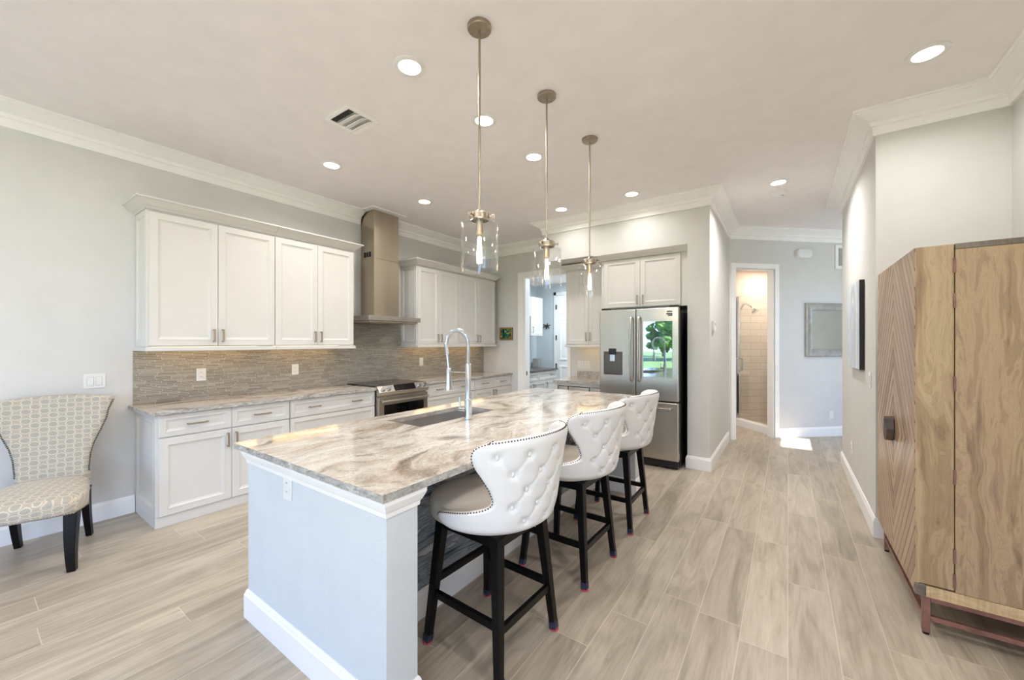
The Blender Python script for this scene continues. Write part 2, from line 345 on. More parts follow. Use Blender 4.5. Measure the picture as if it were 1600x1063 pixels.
# ------------------------------------------------------------------ helpers: meshes
class MB:
    def __init__(self):
        self.v = []; self.f = []; self.mi = []

    def add(self, vs, fs, mi=0):
        b = len(self.v); self.v += [tuple(p) for p in vs]
        self.f += [tuple(b + i for i in f) for f in fs]; self.mi += [mi] * len(fs); return self

    def box(self, x0, x1, y0, y1, z0, z1, mi=0):
        x0, x1 = sorted((x0, x1)); y0, y1 = sorted((y0, y1)); z0, z1 = sorted((z0, z1))
        return self.add([(x0, y0, z0), (x1, y0, z0), (x1, y1, z0), (x0, y1, z0), (x0, y0, z1), (x1, y0, z1), (x1, y1, z1), (x0, y1, z1)],
                        [(0, 3, 2, 1), (4, 5, 6, 7), (0, 1, 5, 4), (1, 2, 6, 5), (2, 3, 7, 6), (3, 0, 4, 7)], mi)

    def ring(self, c, ax, r, n, ref=None):
        ax = Vector(ax).normalized()
        a = ax.orthogonal().normalized() if ref is None else (Vector(ref) - ax * Vector(ref).dot(ax)).normalized()
        b = ax.cross(a)
        return [tuple(Vector(c) + (a * math.cos(2 * math.pi * (i + 0.5) / n) + b * math.sin(2 * math.pi * (i + 0.5) / n)) * r) for i in range(n)]

    def loft(self, rings, caps=True, mi=0, closed=True):
        n = len(rings[0]); vs = [p for r in rings for p in r]; fs = []
        for k in range(len(rings) - 1):
            for i in range(n if closed else n - 1):
                j = (i + 1) % n
                fs.append((k * n + i, k * n + j, (k + 1) * n + j, (k + 1) * n + i))
        if caps:
            fs.append(tuple(range(n - 1, -1, -1))); fs.append(tuple((len(rings) - 1) * n + i for i in range(n)))
        return self.add(vs, fs, mi)

    def cyl(self, p0, p1, r0, r1=None, n=16, mi=0, ref=None):
        r1 = r0 if r1 is None else r1; ax = Vector(p1) - Vector(p0)
        return self.loft([self.ring(p0, ax, r0, n, ref), self.ring(p1, ax, r1, n, ref)], True, mi)

    def lathe(self, prof, c=(0, 0, 0), n=32, caps=True, mi=0):
        rings = [[(c[0] + r * math.cos(2 * math.pi * i / n), c[1] + r * math.sin(2 * math.pi * i / n), c[2] + z) for i in range(n)] for r, z in prof]
        return self.loft(rings, caps, mi)

    def tube(self, pts, r, n=10, mi=0):
        pts = [Vector(p) for p in pts]; rings = []; ref = None
        for i, p in enumerate(pts):
            d = (pts[min(i + 1, len(pts) - 1)] - pts[max(i - 1, 0)]).normalized()
            if ref is None: ref = d.orthogonal().normalized()
            ref = (ref - d * ref.dot(d)).normalized(); b = d.cross(ref)
            rr = r[i] if isinstance(r, (list, tuple)) else r
            rings.append([tuple(p + (ref * math.cos(2 * math.pi * k / n) + b * math.sin(2 * math.pi * k / n)) * rr) for k in range(n)])
        return self.loft(rings, True, mi)

    def sphere(self, c, r, n=10, m=6, sc=(1, 1, 1), mi=0):
        rings = []
        for k in range(1, m):
            a = math.pi * k / m
            rings.append([(c[0] + sc[0] * r * math.sin(a) * math.cos(2 * math.pi * i / n), c[1] + sc[1] * r * math.sin(a) * math.sin(2 * math.pi * i / n), c[2] - sc[2] * r * math.cos(a)) for i in range(n)])
        return self.loft(rings, True, mi)

    def quadbar(self, p0, p1, w0, w1, up=(0, 0, 1), mi=0):
        """square bar tapering from half-widths w0 to w1"""
        p0, p1 = Vector(p0), Vector(p1); d = (p1 - p0).normalized()
        a = d.cross(Vector(up))
        a = a.normalized() if a.length > 1e-4 else Vector((1, 0, 0)); b = a.cross(d).normalized()
        def q(p, w):
            wa, wb_ = w if isinstance(w, tuple) else (w, w)
            return [tuple(p + a * sa * wa + b * sb * wb_) for sa, sb in ((-1, -1), (1, -1), (1, 1), (-1, 1))]
        return self.loft([q(p0, w0), q(p1, w1)], True, mi)

    def sweep(self, path, prof, close_ends=True, mi=0):
        """profile of (out, z) carried along a 2D path; 'out' points to the path's right"""
        pts = [Vector(p) for p in path]; rings = []
        for i, p in enumerate(pts):
            def nrm(a, b): d = (b - a).normalized(); return Vector((d.y, -d.x))
            n1 = nrm(pts[i - 1], p) if i else nrm(p, pts[1]); n2 = nrm(p, pts[i + 1]) if i < len(pts) - 1 else n1
            o = (n1 + n2) / (1 + n1.dot(n2))
            rings.append([(p.x + o.x * u, p.y + o.y * u, z) for u, z in prof])
        return self.loft(rings, close_ends, mi)

    def build(self, name, m, parent=None, local=False, smooth=False, bevel=0.0, uv=None, seg=2):
        me = bpy.data.meshes.new(name)
        off = Vector(ORG.get(parent.name, (0, 0, 0))) if (parent is not None and not local) else Vector((0, 0, 0))
        vs = [Vector(p) - off for p in self.v]
        me.from_pydata([tuple(p) for p in vs], [], self.f)
        for mm in (m if isinstance(m, (list, tuple)) else [m]): me.materials.append(mm)
        for p, i in zip(me.polygons, self.mi): p.material_index = i
        bm = bmesh.new(); bm.from_mesh(me); bmesh.ops.recalc_face_normals(bm, faces=bm.faces); bm.to_mesh(me); bm.free()
        if uv:
            ul = me.uv_layers.new(name='UVMap')
            for l in me.loops: ul.data[l.index].uv = uv(me.vertices[l.vertex_index].co)
        if smooth:
            for p in me.polygons: p.use_smooth = True
            me.set_sharp_from_angle(angle=math.radians(38))
        o = bpy.data.objects.new(name, me); COL.objects.link(o)
        if parent is not None: o.parent = parent; ORG[o.name] = tuple(off)
        if bevel:
            md = o.modifiers.new('edge_softening', 'BEVEL'); md.width = bevel; md.segments = seg; md.limit_method = 'ANGLE'; md.angle_limit = math.radians(40)
            md.harden_normals = False
        return o


ORG = {}


def tag(o, label, cat, group=None):
    o['label'] = label; o['category'] = cat
    if group: o['group'] = group
    return o


def thing(name, loc, label, cat, group=None, rz=0.0):
    o = bpy.data.objects.new(name, None); COL.objects.link(o); o.empty_display_size = 0.05
    o.location = loc; o.rotation_euler = (0, 0, rz); ORG[o.name] = tuple(loc)
    return tag(o, label, cat, group)


def solo(o, label, cat, group=None):
    """a thing that is one mesh: move its origin to its base centre"""
    me = o.data; xs = [v.co for v in me.vertices]
    c = Vector(((min(v.x for v in xs) + max(v.x for v in xs)) / 2, (min(v.y for v in xs) + max(v.y for v in xs)) / 2, min(v.z for v in xs)))
    me.transform(Matrix.Translation(-c)); o.location = o.location + c
    return tag(o, label, cat, group)


def struct(o):
    o['kind'] = 'structure'; return o


def copy_tree(o, parent=None):
    c = o.copy(); COL.objects.link(c)
    if parent is not None: c.parent = parent
    for ch in list(o.children): copy_tree(ch, c)
    return c


# ------------------------------------------------------------------ room shell
LW, RW, CZ = -4.575, 5.65, 3.15
FU = Vector((0.735, 0.678)); FN = Vector((-0.678, 0.735)); FO = Vector((-0.717, 6.64)); FROT = math.atan2(FU.y, FU.x)
def fw(u, n, z): p = FO + FU * u + FN * n; return (p.x, p.y, z)

struct(MB().box(-5.2, 3.0, -4.4, 10.6, -0.12, 0).build('floor', M['floor']))
struct(MB().box(-4.75, 2.9, -4.4, 10.6, CZ, CZ + 0.12).build('ceiling', M['ceiling']))
struct(MB().box(LW - 0.13, LW, -3.74, 8.2, 0, CZ).build('wall_kitchen', M['wall']))
b = MB(); b.box(LW, -3.70, RW, RW + 0.13, 0, CZ); b.box(-3.70, -2.88, RW, RW + 0.13, 2.565, CZ); b.box(-2.88, -0.85, RW, RW + 0.13, 0, CZ)
struct(b.build('wall_rear', M['wall']))
b = MB(); b.box(-2.87, -0.717, 4.88, RW, 2.60, CZ); struct(b.build('wall_soffit', M['wall']))
b = MB(); b.box(-0.95, -0.717, 4.88, 6.66, 0, 2.60); b.box(-0.85, -0.717, RW, 6.66, 2.60, CZ); struct(b.build('wall_hall', M['wall']))
struct(MB().box(0.535, 1.32, 3.95, 6.14, 0, CZ).build('wall_corner', M['wall']))
b = MB(); b.box(1.19, 1.32, -0.6, 3.95, 0, CZ); b.box(1.19, 1.32, -3.74, -3.0, 0, CZ); b.box(1.19, 1.32, -3.0, -0.6, 2.6, CZ)
struct(b.build('wall_side', M['wall']))
b = MB(); b.box(LW, -4.3, -3.74, -3.6, 0, CZ); b.box(0.9, 1.32, -3.74, -3.6, 0, CZ); b.box(-4.3, 0.9, -3.74, -3.6, 2.6, CZ)
struct(b.build('wall_garden', M['wall']))
# diagonal wall at the end of the hall with its doorway, in its own frame
def flocal(mb, name, m, uv=None, bevel=0.0, smooth=False):
    o = mb.build(name, m, uv=uv, bevel=bevel, smooth=smooth); o.location = (FO.x, FO.y, 0); o.rotation_euler = (0, 0, FROT); return o
b = MB(); b.box(-0.1, 0.02, 0, 0.12, 0, CZ); b.box(0.02, 0.745, 0, 0.12, 2.555, CZ); b.box(0.745, 4.9, 0, 0.12, 0, CZ)
struct(flocal(b, 'wall_diagonal', M['wall']))
# foyer side wall with the high window the sun comes through
b = MB(); b.box(2.7, 2.82, 6.0, 6.62, 0, CZ); b.box(2.7, 2.82, 6.62, 7.36, 0, 2.05); b.box(2.7, 2.82, 6.62, 7.36, 2.43, CZ); b.box(2.7, 2.82, 7.36, 10.2, 0, CZ)
struct(b.build('wall_foyer', M['wall']))
b = MB(); b.box(1.3205, 1.36, 6.0, 6.14, 0, CZ); b.box(2.62, 2.82, 6.0, 6.14, 0, CZ); b.box(1.36, 2.62, 6.0, 6.14, 2.6, CZ)
struct(b.build('wall_foyer_return', M['wall']))
# window and sliding door frames
b = MB()
for x in (-4.3, -2.57, -0.83, 0.84): b.box(x, x + 0.06, -3.70, -3.63, 0, 2.6)
b.box(-4.3, 0.9, -3.70, -3.63, 2.53, 2.6); b.box(-4.3, 0.9, -3.70, -3.63, 0, 0.05)
w1 = struct(b.build('door_1', M['trim']))
for i, (a, c) in enumerate(((-4.24, -2.57), (-2.51, -0.83), (-0.77, 0.84))):
    MB().box(a, c, -3.672, -3.662, 0.05, 2.53).build('glass_pane', M['glass'], w1)
b = MB()
for y in (-3.0, -1.83, -0.66): b.box(1.23, 1.29, y, y + 0.06, 0, 2.6)
b.box(1.23, 1.29, -3.0, -0.6, 2.54, 2.6); b.box(1.23, 1.29, -3.0, -0.6, 0, 0.05)
w2 = struct(b.build('window_1', M['trim']))
for a, c in ((-2.94, -1.83), (-1.77, -0.66)): MB().box(1.255, 1.265, a, c, 0.05, 2.54).build('glass_pane', M['glass'], w2)

# crown moulding
CP = [(0, 2.985), (0.018, 2.985), (0.02, 3.045), (0.034, 3.05), (0.036, 3.078), (0.05, 3.084), (0.075, 3.098), (0.105, 3.118), (0.126, 3.128), (0.128, 3.135), (0.145, 3.137), (0.145, 3.15), (0, 3.15)]
def crown(name, path): return struct(MB().sweep(path, CP).build(name, M['trim'], smooth=False))
crown('trim_1', [(LW, -3.6), (LW, 3.06)])
crown('trim_2', [(LW, 3.46), (LW, RW), (-2.87, RW), (-2.87, 4.88), (-0.717, 4.88), (-0.717, 6.64), tuple(FO + FU * 3.7)])
crown('trim_3', [(1.34, 6.14), (0.535, 6.14), (0.535, 3.95), (1.19, 3.95), (1.19, -3.6)])
b = MB(); b.box(LW, -4.21, 2.99, 3.53, 3.136, 3.15); struct(b.build('trim_4', M['trim'], bevel=0.003))
BP = [(0, 0), (0.016, 0), (0.016, 0.118), (0.012, 0.126), (0.009, 0.138), (0.004, 0.146), (0, 0.146)]
def base(name, path): return struct(MB().sweep(path, BP).build(name, M['trim']))
base('baseboard_kitchen', [(LW, -3.6), (LW, 0.896)])
base('baseboard_hall', [(-0.95, 4.95), (-0.95, 4.88), (-0.717, 4.88), (-0.717, 6.52)])
base('baseboard_corner', [(1.34, 6.14), (0.535, 6.14), (0.535, 3.95), (1.19, 3.95), (1.19, -0.55)])
base('baseboard_diagonal', [tuple(FO + FU * 0.822), tuple(FO + FU * 3.6)])
# door casings
def casing_u(mb, u0, u1, z1, w=0.09, th=0.02):
    for k, (a, t0) in enumerate(((0.0, 0.0), (0.012, 0.006))):
        mb.box(u1, u1 + w - a, -th - t0 + 0.006, 0.0, 0, z1 + w - a)
        mb.box(u0 - w + a, u0, -th - t0 + 0.006, 0.0, 0, z1 + w - a)
        mb.box(u0, u1, -th - t0 + 0.006, 0.0, z1, z1 + w - a)
b = MB(); casing_u(b, 0.10, 0.745, 2.555, 0.076); b.box(0.73, 0.745, 0, 0.12, 0, 2.555); b.box(0.10, 0.73, 0, 0.12, 2.54, 2.555)
struct(flocal(b, 'trim_5', M['trim'], bevel=0.002))
b = MB(); yr = RW
for (x0, x1) in ((-3.83, -3.70), (-2.88, -2.82)): b.box(x0, x1, yr - 0.022, yr, 0, 2.65)
b.box(-3.70, -2.88, yr - 0.022, yr, 2.565, 2.65); b.box(-3.70, -3.685, yr - 0.01, yr + 0.14, 0, 2.565); b.box(-3.685, -2.88, yr - 0.01, yr + 0.14, 2.55, 2.565)
tr6 = struct(b.build('trim_6', M['trim'], bevel=0.003))
MB().box(-3.687, -3.683, RW + 0.03, RW + 0.06, 0.88, 0.95).build('strike_plate', M['bronze'], tr6)

# ------------------------------------------------------------------ cabinetry helpers
class Face:
    """a vertical face: u along it, z up, d out of it"""
    def __init__(s, kind, at): s.k = kind; s.at = at
    def p(s, u, z, d):
        if s.k == 'E': return (s.at + d, u, z)      # faces +X
        if s.k == 'S': return (u, s.at - d, z)      # faces -Y
        if s.k == 'W': return (s.at - d, u, z)      # faces -X
    def box(s, mb, u0, u1, z0, z1, d0, d1, mi=0):
        a = s.p(u0, z0, d0); c = s.p(u1, z1, d1); return mb.box(a[0], c[0], a[1], c[1], a[2], c[2], mi)


def panel(mb, fc, u0, u1, z0, z1, th=0.02, rail=0.06, d0=0.0):
    prof = [(0, 0), (0, th - 0.0025), (0.0025, th), (rail - 0.012, th), (rail - 0.009, th + 0.0015), (rail - 0.004, th + 0.0005), (rail, th - 0.004), (rail + 0.012, th - 0.009), (rail + 0.016, th - 0.010)]
    rings = []
    for i, d in prof:
        rings.append([fc.p(u0 + i, z0 + i, d0 + d), fc.p(u1 - i, z0 + i, d0 + d), fc.p(u1 - i, z1 - i, d0 + d), fc.p(u0 + i, z1 - i, d0 + d)])
    mb.loft(rings, True); return mb


def pull(fc, parent, uc, zc, L=0.12, vert=True, d0=0.02):
    mb = MB(); w = 0.006
    if vert:
        fc.box(mb, uc - w, uc + w, zc - L / 2, zc + L / 2, d0 + 0.022, d0 + 0.032)
        for s in (-1, 1): fc.box(mb, uc - w, uc + w, zc + s * (L / 2 - 0.006) - 0.006, zc + s * (L / 2 - 0.006) + 0.006, d0, d0 + 0.022)
    else:
        fc.box(mb, uc - L / 2, uc + L / 2, zc - w, zc + w, d0 + 0.022, d0 + 0.032)
        for s in (-1, 1): fc.box(mb, uc + s * (L / 2 - 0.006) - 0.006, uc + s * (L / 2 - 0.006) + 0.006, zc - w, zc + w, d0, d0 + 0.022)
    return mb.build('handle', M['pull'], parent, bevel=0.0015)


def door(fc, root, u0, u1, z0, z1, hu=None, hz=None, L=0.12, name='door', rail=0.06, hv=True, pulls=None, d0=0.0):
    g = 0.0016
    o = panel(MB(), fc, u0 + g, u1 - g, z0 + g, z1 - g, rail=rail, d0=d0).build(name, M['cab'], root)
    for (a, c) in (pulls or ([(hu, hz)] if hu is not None else [])): pull(fc, o, a, c, L, hv, d0 + 0.02)
    return o


E_UP = Face('E', -4.24); E_BASE = Face('E', -4.0)
G_BASE = 'base cabinets along the kitchen wall'

def base_unit(y0, y1, label, spec, end_panel=False):
    r = thing('base_cabinet', (-4.29, (y0 + y1) / 2, 0), label, 'cabinet')
    MB().box(LW + 0.002, -4.0, y0 + (0.018 if end_panel else 0.0005), y1 - 0.0005, 0.086, 0.884).build('body', M['cab'], r)
    MB().box(LW + 0.002, -4.0, y0, y1 - 0.0005, 0.0, 0.085).build('plinth', M['cab'], r, bevel=0.002)
    if end_panel:
        fs = Face('S', y0 + 0.018); panel(MB(), fs, LW + 0.01, -4.0, 0.086, 0.884, th=0.018, rail=0.07).build('side_panel', M['cab'], r)
    spec(r); return r

def spec_doors(y0, y1, nd=2):
    ym = (y0 + y1) / 2
    def f(r):
        for a, c, s in ((y0, ym, 1), (ym, y1, -1)):
            door(E_BASE, r, a, c, 0.705, 0.88, (a + c) / 2, 0.79, 0.14, 'drawer', 0.045, False)
            door(E_BASE, r, a, c, 0.09, 0.70, (c - 0.032) if s > 0 else (a + 0.032), 0.605, 0.12)
    return f

def spec_drawers(y0, y1):
    def f(r):
        for z0, z1 in ((0.705, 0.88), (0.40, 0.70), (0.09, 0.395)):
            q = (y1 - y0) / 4
            door(E_BASE, r, y0, y1, z0, z1, name='drawer', rail=0.045, hv=False, L=0.12, pulls=[(y0 + q, (z0 + z1) / 2), (y1 - q, (z0 + z1) / 2)])
    return f

base_unit(0.90, 1.895, 'white base cabinet with two drawers and two doors, next to the accent chair', spec_doors(0.918, 1.893), True)
base_unit(1.897, 2.862, 'white wide-drawer base cabinet on the accent-chair side of the range', spec_drawers(1.899, 2.860))
base_unit(3.652, 4.666, 'white wide-drawer base cabinet just beyond the range', spec_drawers(3.654, 4.664))
base_unit(4.668, 5.648, 'white base cabinet with two small drawers at the far corner, below the small picture', spec_doors(4.670, 5.640))

UC = [(0, 2.535), (0.006, 2.535), (0.012, 2.545), (0.03, 2.556), (0.055, 2.58), (0.068, 2.596), (0.08, 2.598), (0.08, 2.61), (0, 2.61)]
def upper_unit(y0, y1, label, left_end, right_end):
    r = thing('wall_cabinet', (-4.4, (y0 + y1) / 2, 1.375), label, 'cabinet'); ym = (y0 + y1) / 2
    ys = y0 + (0.018 if left_end else 0.0006)
    MB().box(LW + 0.002, -4.24, ys, y1 - 0.0006, 1.412, 2.534).build('body', M['cab'], r)
    if left_end: panel(MB(), Face('S', y0 + 0.018), LW + 0.004, -4.24, 1.412, 2.534, th=0.018, rail=0.055).build('side_panel', M['cab'], r)
    door(E_UP, r, y0 + (0.012 if left_end else 0.001), ym, 1.418, 2.515, ym - 0.034, 1.51, 0.115)
    door(E_UP, r, ym, y1 - 0.001, 1.418, 2.515, ym + 0.034, 1.51, 0.115)
    a = [(LW + 0.001, y0), (-4.22, y0)] if left_end else [(-4.22, y0 + 0.0006)]
    c = [(-4.22, y1), (LW + 0.001, y1)] if right_end else [(-4.22, y1 - 0.0006)]
    MB().sweep([(p[0], p[1]) for p in reversed(a + c)], [(-u, z) for u, z in UC]).build('crown', M['cab'], r)
    mb = MB(); ya, yb = y0 - (0.012 if left_end else 0), y1 + (0.012 if right_end else -0.0006)
    mb.box(-4.235, -4.2, ya, yb, 1.376, 1.4115)
    if left_end: mb.box(LW + 0.002, -4.2351, ya, ya + 0.03, 1.376, 1.4115)
    if right_end: mb.box(LW + 0.002, -4.2351, yb - 0.03, yb, 1.376, 1.4115)
    mb.build('light_rail', M['cab'], r, bevel=0.004)
    MB().box(-4.46, -4.42, y0 + 0.08, y1 - 0.08, 1.402, 1.4115).build('light_strip', M['strip'], r)
    return r

upper_unit(0.90, 1.866, 'white two-door wall cabinet nearest the accent chair', True, False)
upper_unit(1.867, 2.742, 'white two-door wall cabinet against the near side of the range hood', False, True)
upper_unit(3.72, 4.563, 'white two-door wall cabinet just beyond the range hood', True, False)
upper_unit(4.564, 5.50, 'white two-door wall cabinet in the far corner beside the small picture', False, True)


def slab(name, x0, x1, y0, y1, z0, z1, rough_sides, hole=None, seed=1.0):
    """stone slab; the sides named in rough_sides are chiselled"""
    mb = MB(); step = 0.02
    def outline(z, amp):
        pts = []
        for side, (ax, ay, bx, by) in (('S', (x0, y0, x1, y0)), ('E', (x1, y0, x1, y1)), ('N', (x1, y1, x0, y1)), ('W', (x0, y1, x0, y0))):
            L = math.hypot(bx - ax, by - ay); n = max(2, int(L / step)); nx, ny = (by - ay) / L, -(bx - ax) / L
            for k in range(n):
                t = k / n; x, y = ax + (bx - ax) * t, ay + (by - ay) * t
                d = amp * (mnoise.noise(Vector((x * 38, y * 38, z * 90 + seed))) + 0.35 * mnoise.noise(Vector((x * 90, y * 90, z * 150)))) if side in rough_sides and k else 0
                pts.append((x + nx * d, y + ny * d))
        return pts
    rings = []
    for k, (fz, amp) in enumerate(((0, 0.004), (0.35, 0.008), (0.7, 0.008), (1, 0.003))):
        z = z0 + (z1 - z0) * fz; rings.append([(x, y, z) for x, y in outline(z, amp)])
    if not hole:
        mb.loft(rings, False, 1); n = len(rings[0]); b0 = len(mb.v)
        mb.f += [tuple(range(n - 1, -1, -1)), tuple(3 * n + i for i in range(n))]; mb.mi += [0, 0]
    else:
        mb.loft(rings, False, 1); n = len(rings[0]); hx0, hx1, hy0, hy1 = hole
        hb = len(mb.v); mb.v += [(hx0, hy0, z0), (hx1, hy0, z0), (hx1, hy1, z0), (hx0, hy1, z0), (hx0, hy0, z1), (hx1, hy0, z1), (hx1, hy1, z1), (hx0, hy1, z1)]
        nS = max(2, int((x1 - x0) / step)); nE = max(2, int((y1 - y0) / step)); cs = [0, nS, nS + nE, 2 * nS + nE, n]
        for lv, rb, hh in ((0, 0, hb), (1, 3 * n, hb + 4)):
            for s in range(4):
                seq = [rb + (i % n) for i in range(cs[s], cs[s + 1] + 1)]
                mb.f.append(tuple(seq + [hh + (s + 1) % 4, hh + s])); mb.mi.append(0)
        for s in range(4): mb.f.append((hb + s, hb + (s + 1) % 4, hb + 4 + (s + 1) % 4, hb + 4 + s)); mb.mi.append(0)
    return mb.build(name, [M['granite'], M['granite_edge']])

solo(slab('countertop', LW + 0.002, -3.95, 0.855, 2.864, 0.885, 0.915, 'SE', seed=2), 'brown-veined granite countertop on the long base cabinet run beside the accent chair', 'countertop')
solo(slab('countertop', LW + 0.002, -3.95, 3.648, 5.646, 0.885, 0.915, 'E', seed=5), 'brown-veined granite countertop between the range and the far corner', 'countertop')
b = MB(); b.box(LW + 0.0005, LW + 0.009, 0.886, 5.60, 0.915, 1.376); b.box(LW + 0.0005, LW + 0.009, 2.745, 3.717, 1.376, 1.70)
struct(b.build('wall_backsplash', M['mosaic']))

# ------------------------------------------------------------------ range hood and range
r = thing('range_hood', (-4.32, 3.25, 1.69), 'stainless steel chimney range hood above the slide-in range', 'range hood')
mb = MB(); x0, x1, y0, y1 = LW + 0.003, -4.07, 2.85, 3.647
mb.box(x0, x1, y0, y1, 1.715, 1.775); mb.box(x0 + 0.03, x1 - 0.03, y0 + 0.03, y1 - 0.03, 1.695, 1.715)
cn = mb.build('canopy', M['steel'], r, bevel=0.004)
mb = MB()
for k in range(5): mb.cyl((x1 - 0.002, 3.19 + k * 0.03, 1.745), (x1 + 0.004, 3.19 + k * 0.03, 1.745), 0.008, n=12)
mb.build('button_row', M['chrome'], cn, smooth=True)
mb = MB(); mb.box(x0 + 0.06, x1 - 0.06, y0 + 0.06, y1 - 0.06, 1.688, 1.696); mb.build('filter', M['nickel'], cn)
MB().box(x0, -4.29, 3.07, 3.46, 1.775, 2.52).build('chimney', M['hoodsteel'], r, bevel=0.003)
cu = MB().box(x0, -4.293, 3.073, 3.457, 2.521, 3.136).build('chimney_sleeve', M['hoodsteel'], r, bevel=0.003)
for k in range(3): MB().box(-4.50 + k * 0.052, -4.465 + k * 0.052, 3.0695, 3.0735, 2.545, 2.61).build('vent_slot', M['dark'], cu)

r = thing('range', (-4.25, 3.256, 0), 'stainless slide-in electric range with black glass cooktop', 'range')
MB().box(LW + 0.012, -3.965, 2.872, 3.64, 0.04, 0.90).build('body', M['steel'], r)
MB().box(LW + 0.012, -3.99, 2.868, 3.644, 0.905, 0.928).build('cooktop', M['black'], r, bevel=0.004)
mb = MB()   # sloped control panel
P = [(-3.99, 0.926), (-3.955, 0.930), (-3.905, 0.855), (-3.915, 0.815), (-3.99, 0.815)]
mb.loft([[(x, y, z) for x, z in P] for y in (2.87, 3.642)]); cp = mb.build('control_panel', M['steel'], r, bevel=0.004)
def onslope(y, t, d):   # t 0 top .. 1 bottom on the sloped face
    a = Vector((-3.955, y, 0.930)); c = Vector((-3.905, y, 0.855)); n = Vector((0.075, 0, 0.05)).normalized(); return a.lerp(c, t) + n * d
for y in (2.94, 3.02, 3.49, 3.575):
    MB().cyl(onslope(y, 0.55, 0), onslope(y, 0.55, 0.03), 0.026, 0.022, 20).build('knob', M['chrome'], cp, smooth=True)
mb = MB(); q = [onslope(3.10, 0.06, 0), onslope(3.42, 0.06, 0), onslope(3.42, 0.94, 0), onslope(3.10, 0.94, 0)]; q2 = [onslope(3.10, 0.06, 0.006), onslope(3.42, 0.06, 0.006), onslope(3.42, 0.94, 0.006), onslope(3.10, 0.94, 0.006)]
mb.loft([q, q2]); mb.build('display', M['black'], cp)
od = MB().box(-3.965, -3.925, 2.876, 3.636, 0.23, 0.795).build('oven_door', M['steel'], r, bevel=0.004)
MB().box(-3.926, -3.922, 2.95, 3.565, 0.33, 0.70).build('window', M['black'], od)
mb = MB(); mb.cyl((-3.885, 2.90, 0.748), (-3.885, 3.612, 0.748), 0.013, n=14)
for y in (2.93, 3.58): mb.box(-3.926, -3.885, y - 0.01, y + 0.01, 0.74, 0.756)
mb.build('handle', M['steel'], od, smooth=True)
MB().box(-3.965, -3.928, 2.876, 3.636, 0.05, 0.22).build('drawer', M['steel'], r, bevel=0.004)

# ------------------------------------------------------------------ wall plates
def plate(fc, uc, zc, w, h, label, gangs=(('rocker', 0.0),), nm='outlet', cat='outlet', z_off=0.0, group=None):
    a = fc.p(uc, zc - h / 2, 0)
    r = thing(nm, a, label, cat, group)
    mb = MB(); fc.box(mb, uc - w / 2, uc + w / 2, zc - h / 2, zc + h / 2, 0.0005, 0.006); mb.build('cover_plate', M['plastic'], r, bevel=0.002)
    for kind, du in gangs:
        mb = MB()
        if kind == 'rocker':
            fc.box(mb, uc + du - 0.0195, uc + du + 0.0195, zc - 0.0365, zc + 0.0365, 0.006, 0.0066); mb.build('rocker_surround', M['plastic_dim'], r); mb = MB()
            fc.box(mb, uc + du - 0.017, uc + du + 0.017, zc - 0.034, zc + 0.034, 0.006, 0.009); mb.build('rocker', M['plastic'], r, bevel=0.0015)
        else:
            for s in (-1, 1):
                mb = MB(); fc.box(mb, uc + du - 0.016, uc + du + 0.016, zc + s * 0.02 - 0.014, zc + s * 0.02 + 0.014, 0.006, 0.0085)
                k = mb.build('socket', M['plastic'], r, bevel=0.0015); mb = MB()
                for t in (-1, 1): fc.box(mb, uc + du + t * 0.006 - 0.0012, uc + du + t * 0.006 + 0.0012, zc + s * 0.02 - 0.003, zc + s * 0.02 + 0.006, 0.0085, 0.0089)
                mb.build('slot', M['blackmat'], k)
    return r
EW = Face('E', LW); EB = Face('E', LW + 0.009); SI = Face('S', 0.90); WH = Face('W', 0.535); SR = Face('S', RW)
plate(EW, 0.66, 1.137, 0.125, 0.115, 'white double rocker light switch above the accent chair', (('rocker', -0.024), ('rocker', 0.024)), 'light_switch', 'light switch')
plate(EB, 1.36, 1.142, 0.075, 0.118, 'white outlet on the mosaic backsplash, first along the counter from the accent chair', (('socket', 0),))
plate(EB, 2.23, 1.142, 0.075, 0.118, 'white outlet on the mosaic backsplash, halfway along the long counter before the range', (('socket', 0),))
plate(EB, 4.10, 1.155, 0.075, 0.118, 'white outlet on the mosaic backsplash just beyond the range', (('rocker', 0),))
plate(SI, -1.905, 0.775, 0.075, 0.118, 'white outlet on the end panel of the kitchen island', (('socket', 0),))
plate(SR, -2.60, 1.10, 0.20, 0.115, 'white multi-gang switch plate above the small desk counter', (('rocker', -0.065), ('rocker', -0.02), ('rocker', 0.025), ('socket', 0.07)), 'light_switch', 'light switch')
plate(WH, 4.18, 1.15, 0.085, 0.12, 'white light switch on the hall wall next to the tall wooden cabinet', (('rocker', 0),), 'light_switch', 'light switch')
plate(WH, 5.23, 0.385, 0.075, 0.118, 'white outlet low on the hall wall below the abstract canvas', (('socket', 0),))

# ------------------------------------------------------------------ kitchen island
r = thing('kitchen_island', (-1.8, 2.4, 0), 'white kitchen island body with dark stone tile behind the stools', 'island')
IX0, IX1, IT = -2.335, -1.185, -1.585
MB().box(IX0, IT, 0.90, 1.045, 0, 0.884).build('end_panel', M['islandwall'], r)
mb = MB(); mb.box(IX0 + 0.005, IT - 0.012, 1.046, 1.66, 0, 0.884); mb.box(IX0 + 0.005, IT - 0.012, 2.51, 3.85, 0, 0.884)
mb.box(IX0 + 0.005, IX0 + 0.03, 1.66, 2.51, 0, 0.884); mb.box(-1.86, IT - 0.012, 1.66, 2.51, 0, 0.884); mb.box(IX0 + 0.03, -1.86, 1.66, 2.51, 0, 0.5)
mb.build('body', M['cab'], r)
for y0, y1 in ((0.90, 1.045), (3.72, 3.86)):
    MB().box(IT + 0.0005, IX1, y0, y1, 0, 0.884).build('wing_wall', M['islandwall'], r)
